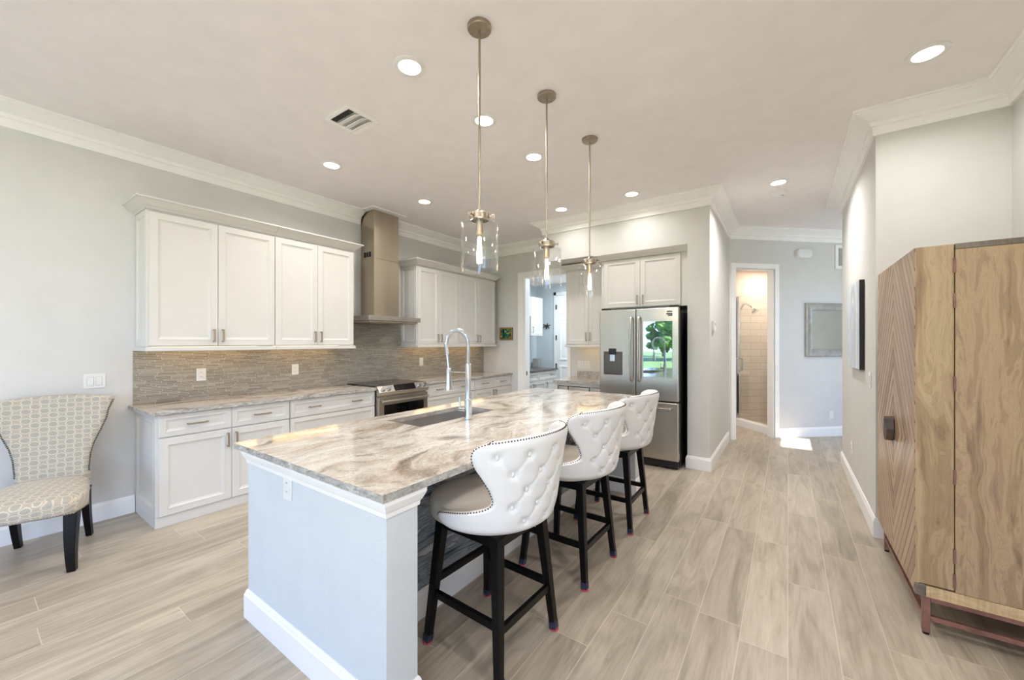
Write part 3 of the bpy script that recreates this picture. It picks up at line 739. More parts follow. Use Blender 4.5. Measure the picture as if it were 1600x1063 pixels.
MB().box(IT - 0.011, IT, 1.046, 3.719, 0.10, 0.884).build('tile_panel', M['stone'], r)
MB().sweep([(IX0, 1.03), (IX0, 0.90), (IX1, 0.90), (IX1, 1.045), (IT, 1.045), (IT, 3.72), (IX1, 3.72), (IX1, 3.86)][::-1], [(-u, z) for u, z in BP]).build('baseboard', M['trim'], r)
CAPP = [(0, 0.815), (0.006, 0.815), (0.008, 0.832), (0.014, 0.84), (0.022, 0.858), (0.026, 0.868), (0.026, 0.884), (0, 0.884)]
for k, pth in enumerate(([(IX0, 1.045), (IX0, 0.90), (IX1, 0.90), (IX1, 1.045), (IT + 0.03, 1.045)], [(IT + 0.03, 3.72), (IX1, 3.72), (IX1, 3.86)])):
    MB().sweep(pth[::-1], [(-u, z) for u, z in CAPP]).build('cap_molding', M['trim'], r)
solo(slab('island_countertop', -2.42, -1.155, 0.862, 3.97, 0.885, 0.915, 'SWN', hole=(-2.245, -1.895, 1.70, 2.47), seed=9), 'large brown and cream veined granite island countertop with chiselled edge', 'countertop')
# undermount sink
r = thing('kitchen_sink', (-2.07, 2.085, 0.665), 'stainless steel undermount sink set into the island countertop', 'sink')
mb = MB(); X0, X1, Y0, Y1, ZB = -2.25, -1.89, 1.695, 2.475, 0.67
mb.box(X0 - 0.012, X0, Y0 - 0.012, Y1 + 0.012, ZB, 0.884); mb.box(X1, X1 + 0.012, Y0 - 0.012, Y1 + 0.012, ZB, 0.884)
mb.box(X0, X1, Y0 - 0.012, Y0, ZB, 0.884); mb.box(X0, X1, Y1, Y1 + 0.012, ZB, 0.884); mb.box(X0 - 0.012, X1 + 0.012, Y0 - 0.012, Y1 + 0.012, ZB - 0.012, ZB)
mb.build('basin', M['sinksteel'], r)
MB().lathe([(0.045, 0), (0.045, 0.004), (0.03, 0.005), (0.012, 0.003)], (-2.07, 2.085, ZB), 24).build('drain', M['chrome'], r, smooth=True)
# spring faucet
fx, fy, fz = -1.80, 2.04, 0.915
r = thing('faucet', (fx, fy, fz), 'tall chrome spring pull-down faucet standing beside the island sink', 'faucet')
MB().lathe([(0.031, 0), (0.031, 0.008), (0.026, 0.012), (0.026, 0.14), (0.022, 0.145), (0.02, 0.15), (0.02, 0.38), (0.017, 0.385), (0.012, 0.39)], (fx, fy, fz), 24).build('body', M['chrome'], r, smooth=True)
R = 0.105; ZA = fz + 0.515
arc = [(fx, fy, fz + 0.38 + 0.135 * i / 6) for i in range(6)] + [(fx - R + R * math.cos(math.pi * i / 20), fy, ZA + R * math.sin(math.pi * i / 20)) for i in range(21)] + [(fx - 2 * R + 0.004 * i, fy, ZA - 0.17 * i / 6) for i in range(1, 7)]
MB().tube(arc, 0.0085, 10).build('hose', M['chrome'], r, smooth=True)
# spring coil round the hose
cum = [0.0]
for a, c in zip(arc, arc[1:]): cum.append(cum[-1] + (Vector(c) - Vector(a)).length)
LT = cum[-1] - 0.1; pts = []; N = 760
for k in range(N):
    s = LT * k / N; i = max(j for j in range(len(cum)) if cum[j] <= s); i = min(i, len(arc) - 2); t = (s - cum[i]) / (cum[i + 1] - cum[i])
    p = Vector(arc[i]).lerp(Vector(arc[i + 1]), t); d = (Vector(arc[i + 1]) - Vector(arc[i])).normalized(); n1 = Vector((0, 1, 0)); n2 = d.cross(n1)
    a = s / 0.0085 * 2 * math.pi; pts.append(p + (n1 * math.cos(a) + n2 * math.sin(a)) * 0.0125)
MB().tube(pts, 0.0028, 4).build('spring', M['chrome'], r, smooth=True)
hx = fx - 2 * R + 0.024; hz = ZA - 0.17
MB().lathe([(0.012, 0.005), (0.016, 0), (0.018, -0.05), (0.022, -0.11), (0.026, -0.135), (0.026, -0.15), (0.02, -0.152)], (hx, fy, hz), 20).build('spray_head', M['chrome'], r, smooth=True)
mb = MB(); mb.tube([(fx - 0.015, fy, hz - 0.02), (hx + 0.015, fy, hz - 0.02)], 0.004, 8); mb.build('holder_arm', M['chrome'], r, smooth=True)
mb = MB(); mb.cyl((fx - 0.02, fy, fz + 0.07), (fx - 0.075, fy - 0.008, fz + 0.07), 0.015, n=14); mb.cyl((fx - 0.068, fy - 0.008, fz + 0.055), (fx - 0.072, fy - 0.01, fz + 0.155), 0.0075, 0.006, 12)
mb.build('handle', M['chrome'], r, smooth=True)

# ------------------------------------------------------------------ fridge, its cabinet and the desk hutch
FY = 4.68; SF = Face('S', FY); FXL, FXR, FG = -1.937, -1.004, -1.484
r = thing('refrigerator', (-1.47, 5.0, 0), 'stainless steel french door refrigerator with a dark glass panel', 'refrigerator')
MB().box(FXL + 0.005, FXR - 0.002, FY + 0.085, 5.42, 0.02, 1.80).build('body', M['blackmat'], r, bevel=0.004)
def rdoor(name, x0, x1, z0, z1): return MB().box(x0, x1, FY, FY + 0.08, z0, z1).build(name, M['steel'], r, bevel=0.008, seg=3)
dl = rdoor('door', FXL, FG - 0.003, 0.775, 1.848); dr = rdoor('door', FG + 0.003, FXR, 0.775, 1.848); fd = rdoor('freezer_drawer', FXL, FXR, 0.10, 0.758)
mb = MB(); SF.box(mb, -1.883, -1.645, 1.05, 1.335, 0.0, 0.002); dp = mb.build('dispenser', M['bronze'], dl)
mb = MB(); SF.box(mb, -1.865, -1.66, 1.07, 1.30, 0.002, 0.0035); mb.build('recess', m_steel('dispenser_recess', (104, 100, 96), 0.35), dp)
mb = MB(); SF.box(mb, -1.815, -1.725, 1.305, 1.372, 0.002, 0.014); mb.build('control_display', M['black'], dp, bevel=0.003)
mb = MB(); SF.box(mb, -1.80, -1.735, 1.215, 1.30, 0.003, 0.022); mb.build('spout', M['chrome'], dp, bevel=0.006)
mb = MB(); SF.box(mb, -1.395, -1.068, 1.045, 1.693, 0.0, 0.004); gp = mb.build('glass_panel', M['fridgeglass'], dr, bevel=0.002)
mb = MB()
for k, (w, zz) in enumerate(((0.06, 1.80), (0.068, 1.775), (0.05, 1.757))): SF.box(mb, -1.068 - w, -1.068, zz - 0.007, zz + 0.007, 0.0, 0.0015)
mb.build('badge', M['blackmat'], dr)
for dd_, x in ((dl, FG - 0.045), (dr, FG + 0.045)):
    pts = [(x, FY - 0.002, 0.99), (x, FY - 0.045, 1.0)] + [(x, FY - 0.055 - 0.012 * math.sin(math.pi * k / 12), 1.02 + 0.70 * k / 12) for k in range(13)] + [(x, FY - 0.045, 1.74), (x, FY - 0.002, 1.75)]
    MB().tube(pts, 0.013, 12).build('handle', M['steel'], dd_, smooth=True)
mb = MB(); mb.box(-1.86, -1.08, FY - 0.05, FY - 0.03, 0.675, 0.70)
for x in (-1.84, -1.10): mb.box(x - 0.012, x + 0.012, FY - 0.032, FY + 0.002, 0.68, 0.695)
mb.build('handle', M['steel'], fd, bevel=0.004)
MB().box(FXL + 0.01, FXR - 0.01, FY + 0.02, FY + 0.086, 0.02, 0.092).build('grille', M['blackmat'], r)
mb = MB()
for x in (FXL + 0.06, FXR - 0.06): mb.box(x - 0.05, x + 0.05, FY + 0.03, FY + 0.13, 1.80, 1.872)
mb.build('hinge_cover', M['blackmat'], r, bevel=0.005)

SC = Face('S', 4.975)
r = thing('fridge_cabinet', (-1.47, 5.25, 1.89), 'white two-door cabinet above the refrigerator', 'cabinet')
MB().box(-2.03, -0.951, 4.976, RW - 0.002, 1.885, 2.59).build('body', M['cab'], r)
MB().box(-2.03, -2.002, 4.976, RW - 0.002, 0, 1.884).build('side_panel', M['cab'], r)
door(SC, r, -1.995, -1.517, 1.895, 2.515, -1.552, 1.985, 0.115); door(SC, r, -1.517, -1.04, 1.895, 2.515, -1.482, 1.985, 0.115)
mb = MB(); mb.sweep([(-2.03, 4.99), (-2.03, 4.955), (-0.952, 4.955)][::1], [(u, z - 0.012) for u, z in UC]); mb.build('crown', M['cab'], r)

SH = Face('S', 5.27)
r = thing('wall_cabinet', (-2.37, 5.45, 1.39), 'white two-door wall cabinet above the small desk counter beside the refrigerator', 'cabinet')
MB().box(-2.71, -2.034, 5.271, RW - 0.003, 1.41, 2.55).build('body', M['cab'], r)
door(SH, r, -2.70, -2.345, 1.418, 2.50, -2.375, 1.53, 0.125); door(SH, r, -2.345, -2.036, 1.418, 2.50, -2.315, 1.53, 0.125)
MB().sweep([(-2.71, RW - 0.004), (-2.71, 5.25), (-2.034, 5.25)], [(u, z - 0.03) for u, z in UC]).build('crown', M['cab'], r)
MB().box(-2.722, -2.034, 5.24, 5.28, 1.376, 1.4095).box(-2.722, -2.69, 5.2801, RW - 0.003, 1.376, 1.4095).build('light_rail', M['cab'], r, bevel=0.004)
MB().box(-2.62, -2.1, 5.45, 5.49, 1.40, 1.4095).build('light_strip', M['strip'], r)
solo(slab('countertop', -2.735, -2.034, 4.91, RW - 0.025, 0.885, 0.915, 'SW', seed=12), 'granite countertop over the beverage coolers beside the refrigerator', 'countertop')
solo(slab('stone_backsplash', -2.70, -2.034, RW - 0.024, RW - 0.002, 0.885, 1.005, '', seed=14), 'low granite upstand at the back of the small desk counter', 'backsplash')
r = thing('desk_cabinet', (-2.37, 5.3, 0), 'white cabinet frame carrying the small granite counter beside the refrigerator', 'cabinet')
MB().box(-2.715, -2.685, 4.95, RW - 0.03, 0, 0.884).build('side_panel', M['cab'], r, bevel=0.002)
MB().box(-2.684, -2.034, 4.95, 4.97, 0.84, 0.884).build('front_rail', M['cab'], r)
MB().box(-2.684, -2.034, RW - 0.05, RW - 0.03, 0, 0.884).build('back_panel', M['cab'], r)
for k, (x0, x1, lb) in enumerate(((-2.68, -2.525, 'narrow stainless cooler under the desk counter, at its open end'), (-2.52, -2.205, 'wide stainless beverage cooler in the middle under the desk counter'), (-2.20, -2.04, 'narrow stainless cooler under the desk counter, beside the refrigerator'))):
    q = thing('beverage_cooler', ((x0 + x1) / 2, 5.25, 0), lb, 'cooler')
    MB().box(x0, x1, 5.0, 5.55, 0.0, 0.835).build('body', M['blackmat'], q)
    d_ = MB().box(x0 + 0.003, x1 - 0.003, 4.965, 4.999, 0.08, 0.83).build('door', M['steel'], q, bevel=0.004)
    MB().box(x0 + 0.03, x1 - 0.03, 4.945, 4.9645, 0.74, 0.755).build('handle', M['steel'], d_)

# ------------------------------------------------------------------ small picture
r = thing('picture', (-3.86, RW, 1.49), 'small gold-framed picture with green and dark blue pieces beside the doorway', 'picture')
c0 = (-4.08, RW, 1.60)
mb = MB(); SR.box(mb, -4.22, -3.945, 1.49, 1.71, 0.0005, 0.012); mb.build('backing', M['blackmat'], r)
mb = MB(); t_ = 0.024
SR.box(mb, -4.22, -3.945, 1.49, 1.49 + t_, 0.012, 0.03); SR.box(mb, -4.22, -3.945, 1.71 - t_, 1.71, 0.012, 0.03); SR.box(mb, -4.22, -4.22 + t_, 1.49 + t_, 1.71 - t_, 0.012, 0.03); SR.box(mb, -3.945 - t_, -3.945, 1.49 + t_, 1.71 - t_, 0.012, 0.03)
mb.build('frame', M['gold'], r, bevel=0.003)
mb = MB(); SR.box(mb, -4.195, -3.97, 1.515, 1.685, 0.012, 0.016); im = mb.build('image', M['tileart'], r)

# ------------------------------------------------------------------ laundry room through the doorway
struct(MB().box(LW, -2.2, 7.45, 7.57, 0, 2.75).build('wall_laundry', M['laundrywall']))
struct(MB().box(-2.6, -2.48, RW + 0.13, 7.45, 0, 2.75).build('wall_laundry_side', M['laundrywall']))
struct(MB().box(LW, -2.48, RW + 0.131, 7.6, 2.70, 2.76).build('ceiling_laundry', M['ceiling']))
struct(MB().box(LW + 0.0005, LW + 0.006, RW + 0.131, 7.449, 0, 2.70).build('wall_laundry_paint', M['laundrywall']))
EL = Face('E', -4.22)
r = thing('laundry_wall_cabinet', (-4.4, 6.87, 1.58), 'white single-door wall cabinet seen through the laundry doorway', 'cabinet')
MB().box(LW + 0.007, -4.22, 6.64, 7.10, 1.58, 2.37).build('body', M['cab'], r); door(EL, r, 6.64, 7.10, 1.58, 2.37, 6.70, 1.70, 0.12)
r = thing('laundry_wall_cabinet', (-4.4, 6.3, 1.95), 'short white wall cabinet over an open shelf, just inside the laundry doorway', 'cabinet')
MB().box(LW + 0.007, -4.22, 6.02, 6.635, 1.97, 2.37).build('body', M['cab'], r); door(EL, r, 6.02, 6.635, 1.97, 2.37)
MB().box(LW + 0.007, -4.24, 6.02, 6.635, 1.60, 1.625).build('shelf', M['cab'], r)
r = thing('laundry_base_cabinet', (-4.2, 6.5, 0), 'white laundry base cabinet under a dark granite top', 'cabinet')
ELB = Face('E', -3.92)
MB().box(LW + 0.007, -3.92, 5.80, 7.16, 0.0, 0.884).build('body', M['cab'], r)
door(ELB, r, 6.46, 7.15, 0.705, 0.88, 6.95, 0.80, 0.12, 'drawer', 0.045, False); door(ELB, r, 5.81, 6.455, 0.705, 0.88, 6.13, 0.80, 0.12, 'drawer', 0.045, False)
for a, c, h in ((5.81, 6.255, 6.22), (6.257, 6.70, 6.29), (6.703, 7.15, 6.74)): door(ELB, r, a, c, 0.09, 0.70, h, 0.60)
MB_ = slab('laundry_countertop', LW + 0.007, -3.88, 5.785, 7.19, 0.885, 0.918, 'E', seed=21)
MB_.data.materials[0] = MB_.data.materials[1] = mat('dark_speckled_granite', (84, 78, 72), 0.2, var=0.6, vs=60)
solo(MB_, 'dark speckled granite laundry countertop seen through the doorway', 'countertop')
solo(MB().box(-4.50, -4.36, 7.19, 7.30, 0.5, 1.10).box(-4.46, -4.40, 7.30, 7.449, 0.6, 0.7).build('water_valve_box', M['frame']), 'small grey box on the laundry wall behind the dark countertop', 'box')
b = MB(); SL = Face('S', 7.45)
for (x0, x1, z0, z1) in ((-4.12, -4.06, 0, 2.52), (-3.22, -3.16, 0, 2.52), (-4.12, -3.16, 2.45, 2.52)): SL.box(b, x0, x1, z0, z1, 0.0005, 0.025)
struct(b.build('trim_7', M['trim'], bevel=0.003))
b = MB(); SL.box(b, -4.055, -3.225, 0.01, 2.445, 0.0005, 0.012)
dl_ = struct(b.build('door_2', M['trim']))
for (x0, x1) in ((-3.98, -3.68), (-3.60, -3.30)):
    for (z0, z1) in ((0.25, 0.95), (1.07, 1.95), (2.05, 2.36)):
        panel(MB(), Face('S', 7.438), x0, x1, z0, z1, th=0.012, rail=0.03).build('door_panel', M['trim'], dl_)
for z in (0.95, 1.55, 2.20): MB().box(-4.065, -4.045, 7.41, 7.437, z - 0.05, z + 0.05).build('hinge', M['bronze'], dl_)
mb = MB(); mb.sphere((-4.30, 7.44, 1.80), 0.03, 10, 6, (1.2, 0.4, 1))
for a in (20, 75, 140, 200, 265, 320):
    a = math.radians(a); mb.quadbar((-4.30, 7.44, 1.80), (-4.30 + 0.1 * math.cos(a), 7.435, 1.80 + 0.07 * math.sin(a)), 0.014, 0.005, (0, 1, 0))
solo(mb.build('wall_ornament', M['bronze']), 'small dark star-shaped metal ornament on the laundry wall', 'ornament')

# ------------------------------------------------------------------ bathroom behind the diagonal wall
b = MB(); b.box(-1.0, 2.3, 2.6, 2.7, 0, 2.75); struct(flocal(b, 'wall_bath_rear', M['bathwall']))
b = MB(); b.box(-1.0, -0.9, 0.12, 2.6, 0, 2.75); struct(flocal(b, 'wall_bath_side', M['bathwall']))
b = MB(); b.box(-1.0, 2.3, 0.121, 2.7, 2.75, 2.81); struct(flocal(b, 'ceiling_bath', M['ceiling']))
b = MB(); b.box(0.80, 0.93, 1.0, 1.25, 0, 2.75); b.box(0.93, 2.0, 1.06, 1.25, 0, 2.75); struct(flocal(b, 'wall_shower_post', M['bathwall']))
b = MB(); b.box(0.94, 1.85, 1.048, 1.06, 0.02, 2.3)
struct(flocal(b, 'wall_shower_tile', M['subway'], uv=lambda c: (c.x, c.z)))
b = MB(); b.box(1.85, 1.97, 0.121, 1.06, 0.02, 2.75)
struct(flocal(b, 'wall_shower_end', M['subway'], uv=lambda c: (c.y, c.z)))
b = MB(); b.box(0.94, 1.85, 0.121, 1.048, 0, 0.02); struct(flocal(b, 'floor_shower', mat('shower_floor_tile', (206, 184, 160), 0.4, var=0.1, vs=40)))
b = MB(); b.box(0.80, 0.935, 0.121, 1.0, 0, 0.12); struct(flocal(b, 'trim_8', M['trim'], bevel=0.004))
sdw = thing('shower_door', fw(0.86, 0.6, 0.122), 'clear frameless glass shower door with a chrome handle in the bathroom', 'shower door', rz=FROT)
def sl(mb): mb.v = [(x - 0.86, y - 0.6, z - 0.122) for x, y, z in mb.v]; return mb
sl(MB().box(0.856, 0.866, 0.15, 0.98, 0.125, 2.25)).build('glass_panel', M['showerglass'], sdw, local=True)
mb = MB(); pts = [(0.855, 0.90, 0.95), (0.80, 0.90, 0.96), (0.795, 0.90, 1.06), (0.80, 0.90, 1.16), (0.855, 0.90, 1.17)]; mb.tube(pts, 0.011, 10); pts = [(0.867, 0.90, 0.95), (0.92, 0.90, 0.96), (0.925, 0.90, 1.06), (0.92, 0.90, 1.16), (0.867, 0.90, 1.17)]; mb.tube(pts, 0.011, 10)
sl(mb).build('handle', M['chrome'], sdw, local=True, smooth=True)
sl(MB().box(0.85, 0.872, 0.90, 0.998, 0.125, 2.25)).build('edge_channel', M['chrome'], sdw, local=True)
sh = thing('shower_head', fw(1.05, 1.03, 2.0), 'chrome shower head on its arm against the white shower tile', 'shower head', rz=FROT)
mb = MB(); mb.tube([(0.0, 0.015, 0.12), (0.0, -0.06, 0.13), (0.02, -0.14, 0.08), (0.04, -0.18, 0.03)], 0.011, 10); mb.build('arm', M['chrome'], sh, local=True, smooth=True)
mb = MB(); mb.cyl((0.04, -0.18, 0.04), (0.055, -0.205, -0.02), 0.018, 0.062, 20); mb.cyl((0.055, -0.205, -0.02), (0.058, -0.21, -0.03), 0.062, 0.058, 20); mb.build('head', M['chrome'], sh, local=True, smooth=True)
vt = thing('vanity', fw(0.24, 2.2, 0), 'dark bathroom vanity with a white top glimpsed past the hall corner', 'vanity', rz=FROT)
MB().box(-0.4, 0.36, -0.26, 0.3, 0.0, 0.80).build('body', M['ebony'], vt, local=True); MB().box(-0.42, 0.38, -0.28, 0.3, 0.80, 0.84).build('top', M['plastic'], vt, local=True, bevel=0.004)
l = bpy.data.lights.new('bath_light', 'AREA'); l.shape = 'DISK'; l.size = 0.15; l.energy = 7; l.color = (1, 0.86, 0.72)
bl = bpy.data.objects.new('bath_light', l); COL.objects.link(bl); bl.location = fw(1.35, 0.62, 2.72)
l = bpy.data.lights.new('bath_lamp', 'AREA'); l.shape = 'DISK'; l.size = 0.2; l.energy = 13; l.color = (1, 0.86, 0.72)
bl = bpy.data.objects.new('bath_lamp', l); COL.objects.link(bl); bl.location = fw(0.2, 1.4, 2.70)
l = bpy.data.lights.new('laundry_lamp', 'AREA'); l.shape = 'DISK'; l.size = 0.3; l.energy = 16; l.color = (0.78, 0.9, 1.0)
bl = bpy.data.objects.new('laundry_lamp', l); COL.objects.link(bl); bl.location = (-3.3, 6.7, 2.66)

# ------------------------------------------------------------------ hall fixtures
def fthing(name, u, z, label, cat): return thing(name, fw(u, 0, z), label, cat, rz=FROT)
r = fthing('wall_mirror', 1.68, 1.23, 'silver-framed rectangular mirror on the diagonal hall wall', 'mirror')
W2, HH = 0.42, 0.82
mb = MB(); FS = Face('S', 0)
prof = [(0, 0.001), (0, 0.035), (0.012, 0.045), (0.05, 0.032), (0.085, 0.026), (0.10, 0.028), (0.112, 0.018), (0.112, 0.008)]
mb.loft([[FS.p(-W2 + i, i, d), FS.p(W2 - i, i, d), FS.p(W2 - i, HH - i, d), FS.p(-W2 + i, HH - i, d)] for i, d in prof], False); mb.build('frame', M['frame'], r, local=True)
mb = MB(); FS.box(mb, -W2 + 0.105, W2 - 0.105, 0.105, HH - 0.105, 0.001, 0.012); mb.build('mirror_glass', M['mirror'], r, local=True)
r = fthing('air_vent', 1.955, 2.585, 'white return air grille high on the diagonal hall wall', 'air vent')
mb = MB(); FS.box(mb, -0.17, 0.2, 0, 0.37, 0.001, 0.004); mb.build('backing', M['dark'], r, local=True)
mb = MB()
for (a, c, d, e) in ((-0.17, 0.2, 0, 0.045), (-0.17, 0.2, 0.325, 0.37), (-0.17, -0.12, 0.045, 0.325), (0.15, 0.2, 0.045, 0.325), (-0.03, -0.015, 0.045, 0.325)): FS.box(mb, a, c, d, e, 0.004, 0.012)
mb.build('frame', M['trim'], r, local=True)
mb = MB()
for k in range(14): FS.box(mb, -0.12, 0.15, 0.05 + k * 0.02, 0.058 + k * 0.02, 0.004, 0.010)
mb.build('louver', M['trim'], r, local=True)
r = fthing('alarm_sounder', 1.22, 2.73, 'white oval box high on the diagonal hall wall above the mirror', 'alarm')
mb = MB(); n = 28
def ov(d, k): return [FS.p(0.13 * k * math.copysign(abs(math.cos(a)) ** 0.55, math.cos(a)), 0.07 + 0.07 * k * math.copysign(abs(math.sin(a)) ** 0.7, math.sin(a)), d) for a in (2 * math.pi * i / n for i in range(n))]
mb.loft([ov(0.001, 1), ov(0.045, 1), ov(0.058, 0.92), ov(0.062, 0.8)]); mb.build('housing', M['plastic'], r, local=True, smooth=True)
r = fthing('outlet', 1.72, 0.27, 'white outlet low on the diagonal hall wall under the mirror', 'outlet')
mb = MB(); FS.box(mb, -0.036, 0.036, 0, 0.115, 0.0005, 0.006); mb.build('cover_plate', M['plastic'], r, local=True, bevel=0.002)
for s in (0.037, 0.078): mb = MB(); FS.box(mb, -0.016, 0.016, s - 0.014, s + 0.014, 0.006, 0.009); mb.build('socket', M['plastic'], r, local=True)
EH = Face('E', -0.717)
r = thing('thermostat', (-0.717, 5.12, 1.585), 'white thermostat on the hall face of the refrigerator wall', 'thermostat')
mb = MB(); EH.box(mb, 5.03, 5.15, 1.585, 1.70, 0.0005, 0.028); mb.build('housing', M['plastic'], r, bevel=0.005)
mb = MB(); EH.box(mb, 5.05, 5.13, 1.64, 1.68, 0.028, 0.03); mb.build('display', M['plastic_dim'], r)
r = thing('canvas_art', (0.535, 4.8425, 1.21), 'tall abstract swirled white and blue canvas on the hall wall', 'painting')
mb = MB(); WH.box(mb, 4.455, 5.23, 1.215, 1.985, 0.001, 0.034); mb.build('stretcher', M['blackmat'], r)
o = MB().box(-0.002, 0.002, -0.3865, 0.3865, -0.384, 0.384).build('canvas', M['art'], r, local=True); o.location = (-0.0365, 0.0, 0.39)
r = thing('smoke_detector', (-0.077, 5.373, CZ), 'white round smoke detector on the hall ceiling next to a recessed light', 'smoke detector')
MB().lathe([(0.075, 0), (0.075, -0.012), (0.068, -0.03), (0.05, -0.04), (0.02, -0.042)], (0, 0, 0), 28).build('housing', M['plastic'], r, local=True, smooth=True)
MB().lathe([(0.012, -0.041), (0.012, -0.046), (0.004, -0.047)], (0.03, 0, 0), 12).build('test_button', M['plastic_dim'], r, local=True)

# ceiling vent
r = thing('ceiling_vent', (-2.723, 1.753, CZ), 'white square supply register in the kitchen ceiling', 'air vent')
MB().box(-0.12, 0.12, -0.11, 0.11, -0.006, -0.001).build('backing', M['plastic_dim'], r, local=True)
mb = MB()
for a in ((-0.15, 0.15, -0.135, -0.105), (-0.15, 0.15, 0.105, 0.135), (-0.15, -0.12, -0.105, 0.105), (0.12, 0.15, -0.105, 0.105)): mb.box(*a, -0.012, -0.0005)
mb.build('frame', M['trim'], r, local=True, bevel=0.002)
for k, y in enumerate((-0.03, 0.03, 0.088)):
    MB().quadbar((-0.115, y, -0.016), (0.115, y, -0.016), (0.029, 0.002), (0.029, 0.002), (0, -0.42, 0.9)).build('louver', M['trim'], r, local=True)
mb = MB()
for k in range(14): mb.box(-0.115 + k * 0.017, -0.106 + k * 0.017, -0.10, -0.058, -0.010, -0.006)
mb.build('grille', M['dark'], r, local=True)

# ------------------------------------------------------------------ recessed lights, then unseen fill lamps
def downlight(loc, label, energy=DOWN_E, first=[None]):
    if first[0] is None:
        r = thing('recessed_light', loc, label, 'ceiling light')
        MB().lathe([(0.098, 0), (0.098, -0.005), (0.088, -0.009), (0.068, -0.007), (0.066, -0.002)], (0, 0, 0), 36, False).build('trim_ring', M['plastic'], r, local=True, smooth=True)
        MB().lathe([(0.067, -0.0015), (0.064, -0.005), (0.04, -0.0065), (0.01, -0.007)], (0, 0, 0), 36).build('lens', M['lens'], r, local=True, smooth=True)
        first[0] = r
    else:
        r = copy_tree(first[0]); r.location = loc; tag(r, label, 'ceiling light')
    r['group'] = 'recessed ceiling lights'
    l = bpy.data.lights.new('downlight_lamp', 'AREA'); l.shape = 'DISK'; l.size = 0.13; l.energy = energy; l.color = (1.0, 0.97, 0.94); l.spread = math.radians(150)
    o = bpy.data.objects.new('downlight_lamp', l); COL.objects.link(o); o.location = (loc[0], loc[1], CZ - 0.012)
    return r
downlight((-1.908, 1.62, CZ), 'lit recessed light beside the canopy of the closest pendant')
downlight((-1.903, 2.341, CZ), 'lit recessed light crossed by the rod of the closest pendant')
downlight((-1.905, 3.06, CZ), 'lit recessed light just beside the rod of the middle pendant')
downlight((-3.58, 2.09, CZ), 'lit recessed light between the ceiling vent and the wall cabinets by the accent chair')
downlight((-3.59, 3.275, CZ), 'lit recessed light in front of the range hood chimney')
downlight((-2.368, 4.469, CZ), 'lit recessed light between the rods of the middle and farthest pendants, by the soffit', 2.6)
downlight((-1.463, 4.47, CZ), 'lit recessed light in front of the soffit above the refrigerator', 2.8)
downlight((-0.083, 5.043, CZ), 'lit recessed light in the hall next to the smoke detector', 13.0)
downlight((0.671, 3.293, CZ), 'lit recessed light above the tall wooden cabinet', 4.6)
for x, y, en in ((-3.2, -1.2, 6.0), (-1.2, -1.2, 7.0), (0.45, 1.0, 11.0), (-3.2, 0.3, 4.5), (0.2, -1.4, 9.0)):  # added fill lamps out of view, brightening the room without any fixture
    l = bpy.data.lights.new('unseen_fill_lamp', 'AREA'); l.shape = 'DISK'; l.size = 0.13; l.energy = en; l.color = (1.0, 0.97, 0.94)
    o = bpy.data.objects.new('unseen_fill_lamp', l); COL.objects.link(o); o.location = (x, y, CZ - 0.012)

# ------------------------------------------------------------------ pendants
def pendant(loc, label, first=[None]):
    if first[0] is None:
        r = thing('pendant_light', loc, label, 'pendant light'); D = CZ
        MB().lathe([(0.064, 0), (0.064, -0.018), (0.06, -0.022), (0.012, -0.024)], (0, 0, 0), 36).build('canopy', M['nickel'], r, local=True, smooth=True)
        MB().cyl((0, 0, -0.022), (0, 0, -1.00), 0.0065, n=12).build('rod', M['nickel'], r, local=True, smooth=True)
        cp_ = MB().lathe([(0.008, -0.985), (0.02, -0.995), (0.024, -1.005), (0.05, -1.008), (0.055, -1.012), (0.055, -1.042), (0.05, -1.045), (0.05, -1.02), (0.008, -1.015)], (0, 0, 0), 32).build('cap', M['nickel'], r, local=True, smooth=True)
        for k in range(3):
            a = 2 * math.pi * k / 3 + 0.5; c, s = math.cos(a), math.sin(a)
            MB().cyl((0.053 * c, 0.053 * s, -1.027), (0.078 * c, 0.078 * s, -1.027), 0.005, n=10).cyl((0.07 * c, 0.07 * s, -1.027), (0.08 * c, 0.08 * s, -1.027), 0.010, n=12).build('thumbscrew', M['nickel'], cp_, local=True, smooth=True)
        ro, ri = 0.101, 0.0975
        MB().lathe([(0.052, -1.05), (0.075, -1.052), (0.093, -1.058), (ro, -1.072), (ro, -1.316), (ri, -1.316), (ri, -1.074), (0.09, -1.062), (0.074, -1.056), (0.052, -1.054)], (0, 0, 0), 48, False).build('glass_shade', M['glass'], r, local=True, smooth=True)
        sk = MB().lathe([(0.01, -1.02), (0.019, -1.022), (0.019, -1.115), (0.016, -1.12)], (0, 0, 0), 20).build('socket', M['nickel'], r, local=True, smooth=True)
        bu = MB().lathe([(0.012, -1.12), (0.014, -1.135), (0.022, -1.16), (0.03, -1.20), (0.028, -1.235), (0.016, -1.262), (0.003, -1.27)], (0, 0, 0), 24).build('bulb', M['glass'], r, local=True, smooth=True)
        mb = MB()
        for k in range(6):
            a = math.pi / 3 * k; mb.cyl((0.006 * math.cos(a), 0.006 * math.sin(a), -1.135), (0.013 * math.cos(a), 0.013 * math.sin(a), -1.25), 0.0034, n=8)
        mb.build('filament', M['filament'], bu, local=True)
        first[0] = r
    else:
        r = copy_tree(first[0]); r.location = loc; tag(r, label, 'pendant light')
    r['group'] = 'pendants over the island'
    l = bpy.data.lights.new('pendant_lamp', 'POINT'); l.energy = 3; l.color = (1.0, 0.86, 0.68); l.shadow_soft_size = 0.004
    o = bpy.data.objects.new('pendant_lamp', l); COL.objects.link(o); o.location = (loc[0], loc[1], CZ - 1.20)
pendant((-1.358, 1.63, CZ), 'clear glass cylinder pendant over the near end of the island, closest of three')
pendant((-1.358, 2.35, CZ), 'clear glass cylinder pendant over the middle of the island')
